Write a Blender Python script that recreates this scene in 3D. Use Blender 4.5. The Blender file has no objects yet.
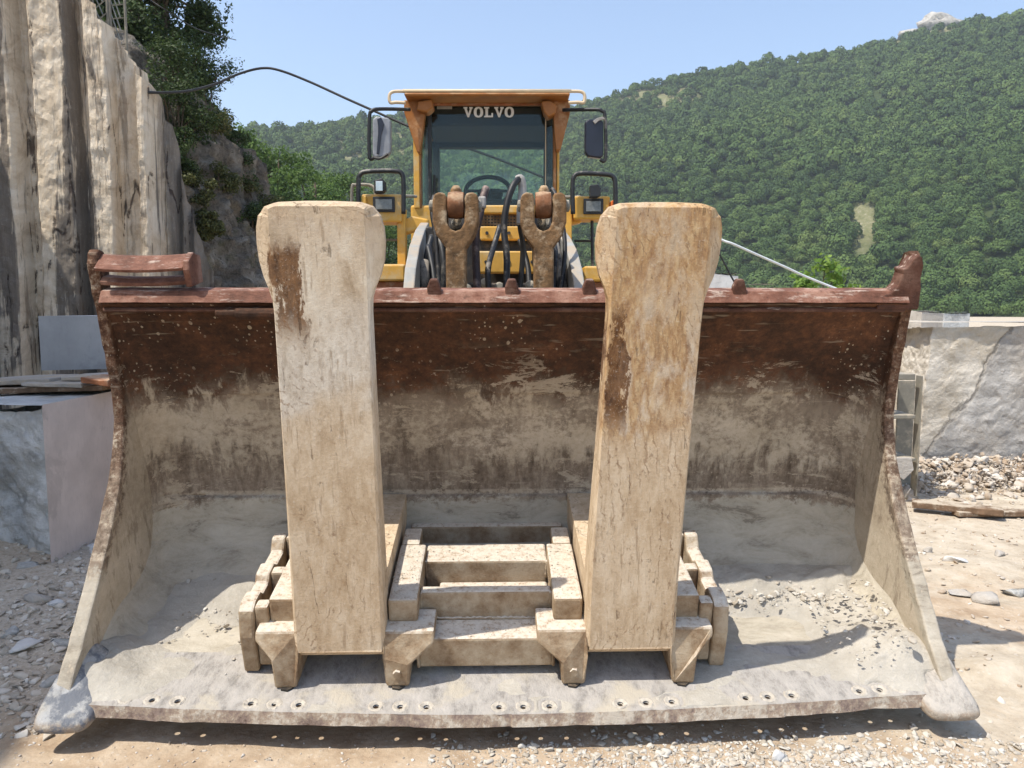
import bpy, math, random
import numpy as np
from mathutils import Vector, Matrix
rad = math.radians
scene = bpy.context.scene
COL = scene.collection
random.seed(7); RNG = np.random.default_rng(7)

# ------------------------------------------------------------------ camera, world, sun, exposure
CAM_H, CAM_PITCH, FOC = 1.6, rad(5.5), 770.0
cam_data = bpy.data.cameras.new('camera'); cam = bpy.data.objects.new('camera', cam_data); COL.objects.link(cam)
cam.location = (0, 0, CAM_H); cam.rotation_euler = (math.pi / 2 - CAM_PITCH, 0, 0)
cam_data.sensor_width = 36.0; cam_data.lens = 36.0 * FOC / 1024.0
cam_data.clip_start = 0.05; cam_data.clip_end = 6000
scene.camera = cam
scene.render.resolution_x, scene.render.resolution_y = 1024, 768

SUN = Vector((-0.46, -0.255, 0.965)).normalized()          # direction towards the sun
world = bpy.data.worlds.new('World'); scene.world = world; world.use_nodes = True
wn = world.node_tree
sky = wn.nodes.new('ShaderNodeTexSky'); sky.sky_type = 'NISHITA'; sky.sun_disc = False
sky.sun_elevation = math.asin(SUN.z); sky.sun_rotation = math.atan2(SUN.x, SUN.y) % (2 * math.pi)
sky.altitude = 0; sky.air_density = 1.0; sky.dust_density = 1.2; sky.ozone_density = 1.0
wn.links.new(sky.outputs[0], wn.nodes['Background'].inputs[0])
wn.nodes['Background'].inputs[1].default_value = 0.15
sl = bpy.data.lights.new('sun', 'SUN'); sl.energy = 3.5; sl.angle = rad(0.5); sl.color = (1.0, 0.945, 0.85)
so = bpy.data.objects.new('sun', sl); COL.objects.link(so); so.location = (-20, -12, 40)
so.rotation_euler = SUN.to_track_quat('Z', 'Y').to_euler()
vs = scene.view_settings
vs.view_transform = 'Standard'; vs.look = 'None'; vs.gamma = 1.0; vs.exposure = 0.78; vs.use_curve_mapping = False
scene.cycles.max_bounces = 7; scene.cycles.transparent_max_bounces = 8
scene.cycles.use_denoising = True

# ------------------------------------------------------------------ measuring helpers
def ray(px, py):
    x = (px - 512) / FOC; y = -(py - 384) / FOC
    return Vector((x, math.cos(CAM_PITCH) + y * math.sin(CAM_PITCH), -math.sin(CAM_PITCH) + y * math.cos(CAM_PITCH)))
def at(px, py, Y):                      # the point seen at a pixel of the photo, Y metres ahead of the camera
    r = ray(px, py); return Vector((0, 0, CAM_H)) + r * (Y / r.y)

# ------------------------------------------------------------------ numpy noise
def _hash(ix, iy, iz, seed):
    h = (ix.astype(np.int64) * 374761393 + iy.astype(np.int64) * 668265263 + iz.astype(np.int64) * 2147483647 + seed * 1274126177) & 0x7fffffff
    h = (h ^ (h >> 13)) * 1274126177 & 0x7fffffff
    h = (h ^ (h >> 16)) & 0x7fffffff
    return h / 0x7fffffff
def vnoise(p, seed=0):
    p = np.asarray(p, float); i = np.floor(p).astype(np.int64); f = p - i; f = f * f * (3 - 2 * f)
    out = 0
    for dx in (0, 1):
        wx = f[..., 0] if dx else 1 - f[..., 0]
        for dy in (0, 1):
            wy = f[..., 1] if dy else 1 - f[..., 1]
            for dz in (0, 1):
                wz = f[..., 2] if dz else 1 - f[..., 2]
                out = out + wx * wy * wz * _hash(i[..., 0] + dx, i[..., 1] + dy, i[..., 2] + dz, seed)
    return out * 2 - 1
def fbm(p, oct=4, seed=0, ridged=False):
    p = np.asarray(p, float); s = 0; a = 1.0; t = 0
    for k in range(oct):
        n = vnoise(p * 2 ** k + 17.3 * k, seed + k)
        if ridged: n = 1 - 2 * np.abs(n)
        s = s + a * n; t += a; a *= .5
    return s / t
def smooth(e0, e1, x):
    t = np.clip((np.asarray(x, float) - e0) / (e1 - e0), 0, 1); return t * t * (3 - 2 * t)

# ------------------------------------------------------------------ material helpers
class NT:
    def __init__(self, name, rough=.85, metal=0.0, spec=.3):
        self.m = bpy.data.materials.new(name); self.m.use_nodes = True
        self.t = self.m.node_tree; self.b = self.t.nodes['Principled BSDF']
        self.b.inputs['Roughness'].default_value = rough; self.b.inputs['Metallic'].default_value = metal
        self.b.inputs['Specular IOR Level'].default_value = spec
        self._tc = None
    def n(self, t): return self.t.nodes.new(t)
    def put(self, sock, v):
        if isinstance(v, bpy.types.NodeSocket): self.t.links.new(v, sock)
        else:
            if isinstance(v, (tuple, list)) and len(v) == 3 and sock.type == 'RGBA': v = (*v, 1)
            sock.default_value = v
    def obj(self):
        if not self._tc: self._tc = self.n('ShaderNodeTexCoord')
        return self._tc.outputs['Object']
    def pos(self): return self.n('ShaderNodeNewGeometry').outputs['Position']
    def nor(self): return self.n('ShaderNodeNewGeometry').outputs['Normal']
    def rnd(self): return self.n('ShaderNodeObjectInfo').outputs['Random']
    def isl(self): return self.n('ShaderNodeNewGeometry').outputs['Random Per Island']
    def map(self, v, s=(1, 1, 1), l=(0, 0, 0)):
        k = self.n('ShaderNodeMapping'); self.put(k.inputs[0], v); k.inputs['Scale'].default_value = s; k.inputs['Location'].default_value = l
        return k.outputs[0]
    def noise(self, v, scale=5, detail=5, rough=.6, dist=0.0):
        k = self.n('ShaderNodeTexNoise'); self.put(k.inputs['Vector'], v); k.inputs['Scale'].default_value = scale
        k.inputs['Detail'].default_value = detail; k.inputs['Roughness'].default_value = rough; k.inputs['Distortion'].default_value = dist
        return k.outputs[0]
    def vor(self, v, scale=5, feat='F1', out=0):
        k = self.n('ShaderNodeTexVoronoi'); k.feature = feat; self.put(k.inputs['Vector'], v); k.inputs['Scale'].default_value = scale
        return k.outputs[out]
    def ramp(self, f, stops, interp='LINEAR'):
        k = self.n('ShaderNodeValToRGB'); self.put(k.inputs[0], f); e = k.color_ramp.elements; k.color_ramp.interpolation = interp
        while len(e) < len(stops): e.new(.5)
        for q, (p, c) in zip(e, stops):
            q.position = p; q.color = (c, c, c, 1) if isinstance(c, (int, float)) else (*c, 1)
        return k.outputs[0]
    def mix(self, f, a, b, mode='MIX'):
        k = self.n('ShaderNodeMix'); k.data_type = 'RGBA'; k.blend_type = mode
        self.put(k.inputs[0], f); self.put(k.inputs[6], a); self.put(k.inputs[7], b); return k.outputs[2]
    def math(self, op, a, b=0.0, c=0.0, clamp=False):
        k = self.n('ShaderNodeMath'); k.operation = op; k.use_clamp = clamp
        self.put(k.inputs[0], a); self.put(k.inputs[1], b); self.put(k.inputs[2], c); return k.outputs[0]
    def sep(self, v):
        k = self.n('ShaderNodeSeparateXYZ'); self.put(k.inputs[0], v); return k.outputs
    def rng(self, v, a, b, c=0.0, d=1.0, interp='SMOOTHSTEP'):
        k = self.n('ShaderNodeMapRange'); k.interpolation_type = interp; self.put(k.inputs[0], v)
        for i, q in enumerate((a, b, c, d)): k.inputs[1 + i].default_value = q
        return k.outputs[0]
    def bump(self, h, strength=.4, dist=.02):
        k = self.n('ShaderNodeBump'); self.put(k.inputs['Height'], h); k.inputs['Strength'].default_value = strength; k.inputs['Distance'].default_value = dist
        self.t.links.new(k.outputs[0], self.b.inputs['Normal']); return k.outputs[0]
    def color(self, c): self.put(self.b.inputs['Base Color'], c); return self
    def rough(self, r): self.put(self.b.inputs['Roughness'], r); return self

M = {}
def simple(name, c, rough=.7, metal=0.0, var=.25, scale=9, bump=.15, spec=.3, dust=None, dust_amt=.45):
    k = NT(name, rough, metal, spec); p = k.obj()
    n1 = k.noise(p, scale, 6, .65); n2 = k.noise(p, scale * 5, 4, .6)
    dark = tuple(q * (1 - var) for q in c); lite = tuple(min(1, q * (1 + var)) for q in c)
    col = k.ramp(n1, [(.3, dark), (.7, lite)])
    if dust:
        f = k.rng(k.math('ADD', k.noise(p, scale * .7, 7, .7), k.math('MULTIPLY', k.sep(k.nor())[2], .12)), .62 - dust_amt * .4, .72)
        col = k.mix(f, col, dust)
    k.color(col); k.bump(k.math('ADD', n1, k.math('MULTIPLY', n2, .4)), bump, .01)
    M[name] = k.m; return k.m

def rock_mat(name, cols, scale=2.0, stain=(.10, .085, .07), stain_amt=.5, streak=None, bump=.7, crack=True, orange=None, dist=.05):
    k = NT(name, .9, 0, .2); p = k.obj()
    if streak: p1 = k.map(p, streak)
    else: p1 = p
    n1 = k.noise(p1, scale, 8, .62, .25); n2 = k.noise(p1, scale * 4.3, 8, .7, .3); n3 = k.noise(p, scale * 14, 5, .7)
    col = k.ramp(n1, [(.28, cols[0]), (.5, cols[1]), (.72, cols[2])])
    col = k.mix(k.math('MULTIPLY', k.rng(n2, .5, .68), stain_amt), col, stain)
    if orange:
        col = k.mix(k.math('MULTIPLY', k.rng(k.noise(k.map(p, (1, 1, 1), (7, 3, 1)), scale * .8, 6, .65), .53, .68), .75), col, orange)
    h = k.math('ADD', k.math('MULTIPLY', n2, .7), k.math('MULTIPLY', n3, .35))
    if crack:
        v = k.noise(k.map(p1, (1, 1, 1), (3, 9, 4)), scale * .9, 5, .55, 1.2)
        cr = k.rng(k.math('ABSOLUTE', k.math('SUBTRACT', v, .5)), .0, .012, 0, 1)
        col = k.mix(k.math('MULTIPLY', k.math('SUBTRACT', 1.0, cr), .75), col, tuple(q * .35 for q in stain))
        h = k.math('ADD', h, k.math('MULTIPLY', cr, .25))
    col = k.mix(k.math('MULTIPLY', k.rng(n3, .35, .75), .25), col, cols[2])
    k.color(col); k.bump(h, bump, dist); M[name] = k.m; return k.m

# ------------------------------------------------------------------ mesh helpers
class MB:
    def __init__(s): s.v = []; s.f = []
    def add(s, vs_, fs):
        o = len(s.v); s.v += [tuple(map(float, q)) for q in vs_]; s.f += [tuple(i + o for i in f) for f in fs]; return s
    def hexa(s, a, b):                   # two quads, bottom then top, same winding
        return s.add(list(a) + list(b), [(3, 2, 1, 0), (4, 5, 6, 7), (0, 1, 5, 4), (1, 2, 6, 5), (2, 3, 7, 6), (3, 0, 4, 7)])
    def box(s, x0, x1, y0, y1, z0, z1):
        return s.hexa([(x0, y0, z0), (x1, y0, z0), (x1, y1, z0), (x0, y1, z0)], [(x0, y0, z1), (x1, y0, z1), (x1, y1, z1), (x0, y1, z1)])
    def loft(s, loops, cap=True):        # equal length closed loops
        n = len(loops[0]); vs_ = [q for l in loops for q in l]; fs = []
        for k in range(len(loops) - 1):
            for i in range(n):
                j = (i + 1) % n; fs.append((k * n + i, k * n + j, (k + 1) * n + j, (k + 1) * n + i))
        if cap: fs += [tuple(reversed(range(n))), tuple(range((len(loops) - 1) * n, len(loops) * n))]
        return s.add(vs_, fs)
    def prism(s, poly, f0, f1):          # poly of (a,b); f0/f1 map (a,b) to 3D
        return s.loft([[f0(*q) for q in poly], [f1(*q) for q in poly]])
    def bar(s, p, q, w, h=None, up=(0, 0, 1)):
        h = h or w; p = Vector(p); q = Vector(q); d = (q - p).normalized(); u = Vector(up)
        if abs(d.dot(u)) > .98: u = Vector((0, 1, 0))
        a = d.cross(u).normalized() * (w / 2); b = a.cross(d).normalized() * (h / 2)
        return s.hexa([p - a - b, p + a - b, p + a + b, p - a + b], [q - a - b, q + a - b, q + a + b, q - a + b])
    def tube(s, pts, r, n=8, sub=0):
        P = [Vector(q) for q in pts]
        if sub and len(P) > 2:
            R = []
            for i in range(len(P) - 1):
                p0 = P[max(i - 1, 0)]; p1 = P[i]; p2 = P[i + 1]; p3 = P[min(i + 2, len(P) - 1)]
                for k in range(sub):
                    t = k / sub
                    R.append(.5 * ((2 * p1) + (-p0 + p2) * t + (2 * p0 - 5 * p1 + 4 * p2 - p3) * t * t + (-p0 + 3 * p1 - 3 * p2 + p3) * t ** 3))
            P = R + [P[-1]]
        loops = []; prev = None
        for i, p in enumerate(P):
            d = (P[min(i + 1, len(P) - 1)] - P[max(i - 1, 0)]).normalized()
            if prev is None:
                a = d.orthogonal().normalized()
            else:
                a = (prev - d * prev.dot(d)).normalized()
            prev = a; b = d.cross(a); rr = r[i] if isinstance(r, (list, tuple)) else r
            loops.append([p + (a * math.cos(t) + b * math.sin(t)) * rr for t in [2 * math.pi * k / n for k in range(n)]])
        return s.loft(loops)
    def lathe(s, c, axis, prof, n=20):   # prof: (along, radius)
        c = Vector(c); d = Vector(axis).normalized(); a = d.orthogonal().normalized(); b = d.cross(a)
        return s.loft([[c + d * h + (a * math.cos(2 * math.pi * k / n) + b * math.sin(2 * math.pi * k / n)) * r for k in range(n)] for h, r in prof])
    def grid(s, P):
        n, m = P.shape[:2]; fs = [(i * m + j, i * m + j + 1, (i + 1) * m + j + 1, (i + 1) * m + j) for i in range(n - 1) for j in range(m - 1)]
        return s.add(P.reshape(-1, 3), fs)
    def build(s, name, mat, parent=None, bevel=0, smooth=False, org=(0, 0, 0), seg=2, fix=True):
        me = bpy.data.meshes.new(name); o = Vector(org)
        me.from_pydata([(x - o.x, y - o.y, z - o.z) for x, y, z in s.v], [], s.f)
        if fix:
            import bmesh
            bm = bmesh.new(); bm.from_mesh(me); bmesh.ops.recalc_face_normals(bm, faces=bm.faces); bm.to_mesh(me); bm.free()
        return link(name, me, mat, parent, bevel, smooth, o, seg)
def link(name, me, mat, parent=None, bevel=0, smooth=False, loc=(0, 0, 0), seg=2):
    ob = bpy.data.objects.new(name, me); COL.objects.link(ob); me.materials.append(mat)
    if parent is not None: ob.parent = parent
    ob.location = loc
    if smooth: me.polygons.foreach_set('use_smooth', [True] * len(me.polygons))
    if bevel:
        b = ob.modifiers.new('bevel', 'BEVEL'); b.width = bevel; b.segments = seg; b.limit_method = 'ANGLE'; b.angle_limit = rad(40)
    return ob
def fast_mesh(name, V, F):               # V (n,3), F (m,k)
    me = bpy.data.meshes.new(name); V = np.ascontiguousarray(V, np.float32); F = np.ascontiguousarray(F, np.int32); k = F.shape[1]
    me.vertices.add(len(V)); me.vertices.foreach_set('co', V.ravel())
    me.loops.add(F.size); me.loops.foreach_set('vertex_index', F.ravel())
    me.polygons.add(len(F)); me.polygons.foreach_set('loop_start', np.arange(0, F.size, k, dtype=np.int32))
    me.polygons.foreach_set('loop_total', np.full(len(F), k, np.int32))
    me.update(calc_edges=True); return me
def tag(o, label=None, cat=None, group=None, kind=None):
    if label: o['label'] = label
    if cat: o['category'] = cat
    if group: o['group'] = group
    if kind: o['kind'] = kind
    return o
def empty(name, loc=(0, 0, 0), rot=None, parent=None):
    o = bpy.data.objects.new(name, None); COL.objects.link(o); o.location = loc; o.empty_display_size = .3
    if rot: o.rotation_euler = rot
    if parent: o.parent = parent
    return o
def ico(sub=2):
    import bmesh
    bm = bmesh.new(); bmesh.ops.create_icosphere(bm, subdivisions=sub, radius=1)
    V = np.array([v.co[:] for v in bm.verts]); F = np.array([[v.index for v in f.verts] for f in bm.faces]); bm.free(); return V, F
ICO1, ICO2, ICO3 = ico(1), ico(2), ico(3)
def rock_shape(seed, V, angular=.5):
    r = np.random.default_rng(seed); W = V.copy()
    for _ in range(9):                    # cut by random planes: angular broken faces
        d = r.normal(size=3); d /= np.linalg.norm(d); c = r.uniform(.45, .8)
        h = W @ d; W = W - np.outer(np.maximum(h - c, 0) * (.6 + .4 * angular), d)
    W = W * (1 + .10 * fbm(V * 2.2 + seed, 3, seed)[:, None])
    return W
def chip_shape(seed):
    r = np.random.default_rng(seed); V = ICO2[0].copy()
    for _ in range(8):
        d = r.normal(size=3); d /= np.linalg.norm(d); c = r.uniform(.25, .7); h = V @ d; V = V - np.outer(np.maximum(h - c, 0), d)
    return V / np.abs(V).max()
STONES = [chip_shape(100 + k) for k in range(12)]
def scatter_stones(name, pts, sizes, mat, flat=.6, kind='stuff', seed=1, label=None, cat=None):
    r = np.random.default_rng(seed); Vs = []; Fs = []; o = 0
    for p, s in zip(pts, sizes):
        W = STONES[r.integers(len(STONES))]
        a = r.uniform(0, 6.28); c, sn = math.cos(a), math.sin(a); b = r.normal(0, .35); cb, sb = math.cos(b), math.sin(b)
        S = W * s * np.array([r.uniform(.8, 1.4), r.uniform(.7, 1.1), flat * r.uniform(.6, 1.2)])
        R = np.array([[c, -sn, 0], [sn, c, 0], [0, 0, 1]]) @ np.array([[1, 0, 0], [0, cb, -sb], [0, sb, cb]])
        Vs.append(S @ R.T + np.array(p)); Fs.append(ICO2[1] + o); o += len(W)
    ob = link(name, fast_mesh(name, np.concatenate(Vs), np.concatenate(Fs)), mat)
    tag(ob, label, cat, None, kind); return ob

# ------------------------------------------------------------------ materials
RUST = (.060, .022, .012); RUST2 = (.14, .052, .028); DUST = (.46, .40, .31); PALE = (.62, .57, .48)
def bucket_material(name='bucket', side=False):
    k = NT('bucket_steel', .8, 0, .25); p = k.obj(); s = k.sep(p)
    n = k.noise(p, 2.3, 9, .68, .3); nv = k.noise(k.map(p, (1, 1, .28)), 13, 9, .75, .3); nf = k.noise(p, 34, 8, .78); nd = k.noise(k.map(p, (.5, 1, 1.3)), 8, 9, .78, .4)
    rust = k.ramp(k.math('ADD', k.math('MULTIPLY', k.noise(p, 5, 9, .75), .6), k.math('MULTIPLY', nf, .4)), [(.36, (.022, .013, .010)), (.48, (.062, .031, .018)), (.56, (.11, .048, .025)), (.66, (.21, .095, .045))])
    olive = k.ramp(k.math('ADD', k.math('MULTIPLY', nv, .6), k.math('MULTIPLY', nf, .4)), [(.38, (.11, .08, .056)), (.5, (.25, .195, .145)), (.62, (.42, .35, .265))])
    dust = k.ramp(k.math('ADD', k.math('MULTIPLY', n, .6), k.math('MULTIPLY', nf, .4)), [(.36, (.34, .275, .195)), (.5, (.50, .42, .315)), (.64, (.64, .555, .44))])
    smoothd = k.ramp(nd, [(.32, (.31, .27, .21)), (.5, (.47, .42, .335)), (.68, (.57, .52, .43))])
    w = k.math('ADD', s[2], k.math('ADD', k.math('MULTIPLY', k.math('SUBTRACT', n, .5), .62), k.math('MULTIPLY', k.math('SUBTRACT', nf, .5), .42)))
    col = k.mix(k.rng(w, 1.10, .84), rust, olive)
    w2 = k.math('ADD', s[2], k.math('ADD', k.math('MULTIPLY', k.math('SUBTRACT', n, .5), .50), k.math('MULTIPLY', k.math('SUBTRACT', nv, .5), .75)))
    band = k.math('MULTIPLY', k.rng(w2, .54, .68), k.rng(w2, 1.0, .90)); big = k.noise(k.map(p, (1, 1, 1.6), (9, 4, 2)), 1.7, 7, .7); col = k.mix(k.math('MULTIPLY', k.math('MULTIPLY', band, k.rng(k.math('ADD', k.math('MULTIPLY', big, .7), k.math('MULTIPLY', nf, .3)), .45, .53, .22, .95)), .95), col, dust)
    patch = k.math('MULTIPLY', k.rng(nd, .555, .585), k.rng(s[2], 1.25, 1.0)); col = k.mix(k.math('MULTIPLY', patch, .75), col, dust)
    low = k.rng(k.math('ADD', s[2], k.math('ADD', k.math('MULTIPLY', k.math('SUBTRACT', n, .5), .22), k.math('MULTIPLY', k.math('SUBTRACT', nf, .5), .2))), .43, .395)
    col = k.mix(low, col, smoothd)
    spot = k.math('MULTIPLY', k.rng(nd, .42, .39), k.rng(k.math('ABSOLUTE', k.math('SUBTRACT', s[2], .36)), .26, .05)); col = k.mix(k.math('MULTIPLY', spot, .45), col, (.15, .125, .09))
    seam = k.math('MULTIPLY', k.rng(k.math('ABSOLUTE', k.math('SUBTRACT', s[2], .445)), .016, .006), k.rng(nf, .40, .52)); col = k.mix(k.math('MULTIPLY', seam, .7), col, dust)
    if side:
        ue = k.ramp(k.math('DIVIDE', s[2], 1.6), [(0, .03), (.12, .17), (.19, .28), (.27, .40), (.35, .52), (.42, .61), (.5, .675), (.6, .72), (.8, .715), (1, .705)])
        d = k.math('ADD', k.math('SUBTRACT', s[1], k.sep(ue)[0]), k.math('ADD', k.math('MULTIPLY', k.math('SUBTRACT', nf, .5), .22), k.math('MULTIPLY', k.math('SUBTRACT', nd, .5), .16)))
        col = k.mix(k.math('MULTIPLY', k.rng(d, .05, .0), k.rng(s[2], .45, .85, .12, .9)), col, k.ramp(nf, [(.4, (.06, .028, .016)), (.52, (.16, .08, .045)), (.62, (.40, .32, .23))]))
        inn = k.math('MULTIPLY', k.rng(d, .03, .09), k.rng(w, 1.0, .86)); col = k.mix(k.math('MULTIPLY', inn, .8), col, k.mix(k.rng(nv, .55, .62, 0, .6), dust, (.16, .115, .075)))
    # dried splashes of slurry on the rust
    for sc_, th in ((17, .15), (41, .19)):
        vo = k.n('ShaderNodeTexVoronoi'); k.put(vo.inputs['Vector'], k.map(p, (1.25, 1, .8))); vo.inputs['Scale'].default_value = sc_
        rr_ = k.math('MULTIPLY', k.sep(vo.outputs[1])[0], th); dd = k.math('ADD', vo.outputs[0], k.math('MULTIPLY', k.math('SUBTRACT', k.noise(p, 45, 4, .7), .5), .22))
        sp = k.math('MULTIPLY', k.rng(k.math('SUBTRACT', dd, rr_), .05, .02), k.rng(k.noise(p, 2.2, 6, .65), .50, .62)); col = k.mix(k.math('MULTIPLY', sp, .8), col, (.48, .40, .30))
    sc = k.noise(k.map(p, (.15, 1, 1.4), (2, 5, 7)), 24, 3, .6, .3); col = k.mix(k.math('MULTIPLY', k.rng(sc, .63, .70), .35), col, (.45, .38, .29))
    k.color(col); k.bump(k.math('ADD', k.math('ADD', k.math('MULTIPLY', nv, .5), k.math('MULTIPLY', nf, .5)), k.math('MULTIPLY', band, .25)), .75, .014)
    M[name] = k.m
bucket_material('side_steel', True)
bucket_material()
def rim_material(nm='rim', q=1.0):
    k = NT('rim_rust', .75, 0, .3); p = k.obj(); s = k.sep(p)
    n = k.noise(p, 7, 8, .7); n2 = k.noise(k.map(p, (.5, 2, 2)), 18, 7, .7)
    col = k.ramp(n, [(.32, tuple(q * c for c in (.085, .035, .021))), (.5, tuple(q * c for c in (.20, .086, .054))), (.66, tuple(q * c for c in (.36, .205, .145)))])
    col = k.mix(k.rng(k.math('ADD', n2, k.math('MULTIPLY', k.sep(k.nor())[2], .1)), .60, .74), col, (.47, .36, .29))
    col = k.mix(k.math('MULTIPLY', k.rng(k.noise(p, 45, 6, .75), .54, .66), .6), col, tuple(q * c for c in (.07, .032, .02)))
    k.color(col); k.bump(k.math('ADD', n, n2), .6, .012); M[nm] = k.m
rim_material(); rim_material('rim_dark', .55)
def lip_material(name, top=(.40, .37, .335), edge=(.23, .17, .14), blue=0):
    k = NT(name, .8, 0, .3); p = k.obj(); s = k.sep(p)
    n = k.noise(p, 4, 8, .65, .4); n2 = k.noise(k.map(p, (1, .5, 1)), 22, 7, .75)
    col = k.ramp(n2, [(.32, tuple(q * .55 for q in top)), (.5, top), (.68, tuple(min(.75, q * 1.18) for q in top))])
    col = k.mix(k.rng(n, .50, .64), col, (.47, .42, .34))
    e = k.ramp(k.math('ADD', k.math('MULTIPLY', n2, .55), k.math('MULTIPLY', n, .45)), [(.36, (.10, .065, .045)), (.44, edge), (.50, (.33, .255, .19)), (.56, (.50, .44, .36))])
    up = k.rng(k.sep(k.nor())[2], .35, .75)
    col = k.mix(up, e, col)
    if blue: col = k.mix(k.rng(k.noise(p, 9, 6, .7), .42, .55), col, (.16, .17, .19))
    k.color(col); k.bump(k.math('ADD', n, n2), .8, .016); M[name] = k.m
lip_material('lip'); lip_material('shoe', top=(.40, .395, .385), edge=(.36, .32, .27), blue=1)
lip_material('shoe_pale', top=(.44, .40, .35), edge=(.36, .31, .25))
def tine_material(name, off, ochre, rustpos):
    k = NT(name, .85, 0, .2); p = k.map(k.obj(), (1, 1, 1), off); s = k.sep(k.obj())
    st = k.map(p, (1, 1, .42)); n = k.noise(st, 9, 8, .66, .3); n2 = k.noise(st, 34, 8, .75, .2); n3 = k.noise(p, 3.2, 6, .6)
    fine = k.noise(p, 85, 4, .7)
    base = k.ramp(n, [(.33, (.42, .315, .205)), (.46, (.62, .505, .365)), (.64, (.75, .66, .52))])
    white = k.ramp(n2, [(.36, (.40, .34, .27)), (.5, (.66, .60, .51)), (.65, (.76, .71, .62))])
    base = k.mix(k.math('MULTIPLY', k.rng(k.math('ABSOLUTE', k.math('SUBTRACT', k.math('ADD', s[2], k.math('MULTIPLY', n3, .5)), 1.42)), .38, .12), .65), base, white)
    # ochre staining that comes down from the head
    hz = k.math('ADD', s[2], k.math('MULTIPLY', k.math('SUBTRACT', n3, .5), .9))
    oc = k.math('MULTIPLY', k.rng(hz, ochre[0], ochre[1]), k.rng(n, .34, .56))
    base = k.mix(k.math('MULTIPLY', oc, ochre[2]), base, k.ramp(n2, [(.36, (.25, .11, .03)), (.5, (.42, .235, .085)), (.64, (.58, .40, .20))]))
    # dark rust runs
    dx = k.math('SUBTRACT', s[0], rustpos[0]); run = k.rng(k.math('ADD', k.math('ABSOLUTE', dx), k.math('ADD', k.math('MULTIPLY', k.math('SUBTRACT', n, .5), .22), k.math('MULTIPLY', k.math('SUBTRACT', n2, .5), .16))), rustpos[1] * .72, rustpos[1] * .55)
    zz = k.math('MULTIPLY', k.rng(k.math('ADD', s[2], k.math('MULTIPLY', n2, .18)), rustpos[2], rustpos[2] + .14), k.rng(k.math('ADD', s[2], k.math('MULTIPLY', n2, .1)), rustpos[3] + .07, rustpos[3]))
    base = k.mix(k.math('MULTIPLY', k.math('MULTIPLY', run, zz), .92), base, k.ramp(n2, [(.35, (.060, .024, .010)), (.65, (.25, .115, .04))]))
    tz = k.rng(k.math('ADD', s[2], k.math('MULTIPLY', k.math('SUBTRACT', n3, .5), .8)), 1.22, 1.02); base = k.mix(k.math('MULTIPLY', tz, .85), base, k.ramp(k.math('ADD', k.math('MULTIPLY', n2, .5), k.math('MULTIPLY', n, .5)), [(.36, (.40, .275, .16)), (.5, (.58, .445, .295)), (.64, (.70, .575, .42))]))
    # small dark pits and long scratches
    pit = k.math('MULTIPLY', k.rng(k.noise(k.map(p, (1, 1, .55)), 48, 6, .7), .57, .66), k.rng(n3, .38, .55)); base = k.mix(k.math('MULTIPLY', pit, .55), base, (.16, .085, .045))
    sc = k.noise(k.map(p, (1, 1, .13), (5, 2, 8)), 9, 6, .6, .25); ln = k.rng(k.math('ABSOLUTE', k.math('SUBTRACT', sc, .5)), .012, .002)
    ln = k.math('MULTIPLY', ln, k.rng(k.noise(p, 6, 5, .65), .54, .62)); base = k.mix(k.math('MULTIPLY', ln, .6), base, (.10, .055, .03))
    gr = k.noise(k.map(p, (1, 1, .10), (2, 6, 3)), 60, 3, .6); base = k.mix(k.math('MULTIPLY', k.math('MULTIPLY', k.rng(gr, .56, .66), k.rng(n, .40, .60)), .5), base, (.26, .17, .10))
    base = k.mix(k.math('MULTIPLY', k.rng(fine, .56, .72), .30), base, (.78, .71, .60)); base = k.mix(k.math('MULTIPLY', k.rng(fine, .45, .30), .30), base, (.34, .25, .16))
    wv = k.n('ShaderNodeTexWave'); wv.wave_type = 'RINGS'; wv.rings_direction = 'Y'; k.put(wv.inputs['Vector'], k.map(k.obj(), (1, 1, 1), (1.15 + off[0] * .3, 0, -.55))); wv.inputs['Scale'].default_value = 9; wv.inputs['Distortion'].default_value = 5; wv.inputs['Detail'].default_value = 4; wv.inputs['Detail Scale'].default_value = 2.5
    scr = k.math('MULTIPLY', k.rng(wv.outputs['Fac'], .90, .98), k.math('MULTIPLY', k.rng(n3, .46, .56), k.rng(n2, .44, .56))); base = k.mix(k.math('MULTIPLY', scr, .6), base, (.24, .14, .075))
    k.color(base)
    k.bump(k.math('SUBTRACT', k.math('ADD', k.math('MULTIPLY', n2, .5), k.math('MULTIPLY', fine, .45)), k.math('MULTIPLY', ln, .8)), .6, .010); M[name] = k.m
tine_material('tine_pale', (0, 0, 0), (1.50, 1.85, .45), (-.755, .085, 1.44, 1.72))
tine_material('tine_ochre', (3, 1, 2), (.85, 1.15, .85), (.36, .05, 1.1, 1.5))
def carriage_material():
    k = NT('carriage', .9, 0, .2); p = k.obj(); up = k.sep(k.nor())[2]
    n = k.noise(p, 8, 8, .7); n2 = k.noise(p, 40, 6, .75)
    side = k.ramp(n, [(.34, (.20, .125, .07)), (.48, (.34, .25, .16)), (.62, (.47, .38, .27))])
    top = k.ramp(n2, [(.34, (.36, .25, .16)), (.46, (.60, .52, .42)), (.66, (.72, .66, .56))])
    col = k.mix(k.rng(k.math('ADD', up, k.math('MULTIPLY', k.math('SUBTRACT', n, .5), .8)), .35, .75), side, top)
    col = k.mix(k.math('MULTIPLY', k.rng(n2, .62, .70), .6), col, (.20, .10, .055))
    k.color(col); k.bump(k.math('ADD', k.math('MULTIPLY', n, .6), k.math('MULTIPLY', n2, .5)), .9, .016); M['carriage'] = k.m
carriage_material()
simple('yellow', (.66, .36, .06), .5, 0, .15, 8, .1, .4, dust=(.60, .44, .22), dust_amt=.35)
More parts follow.
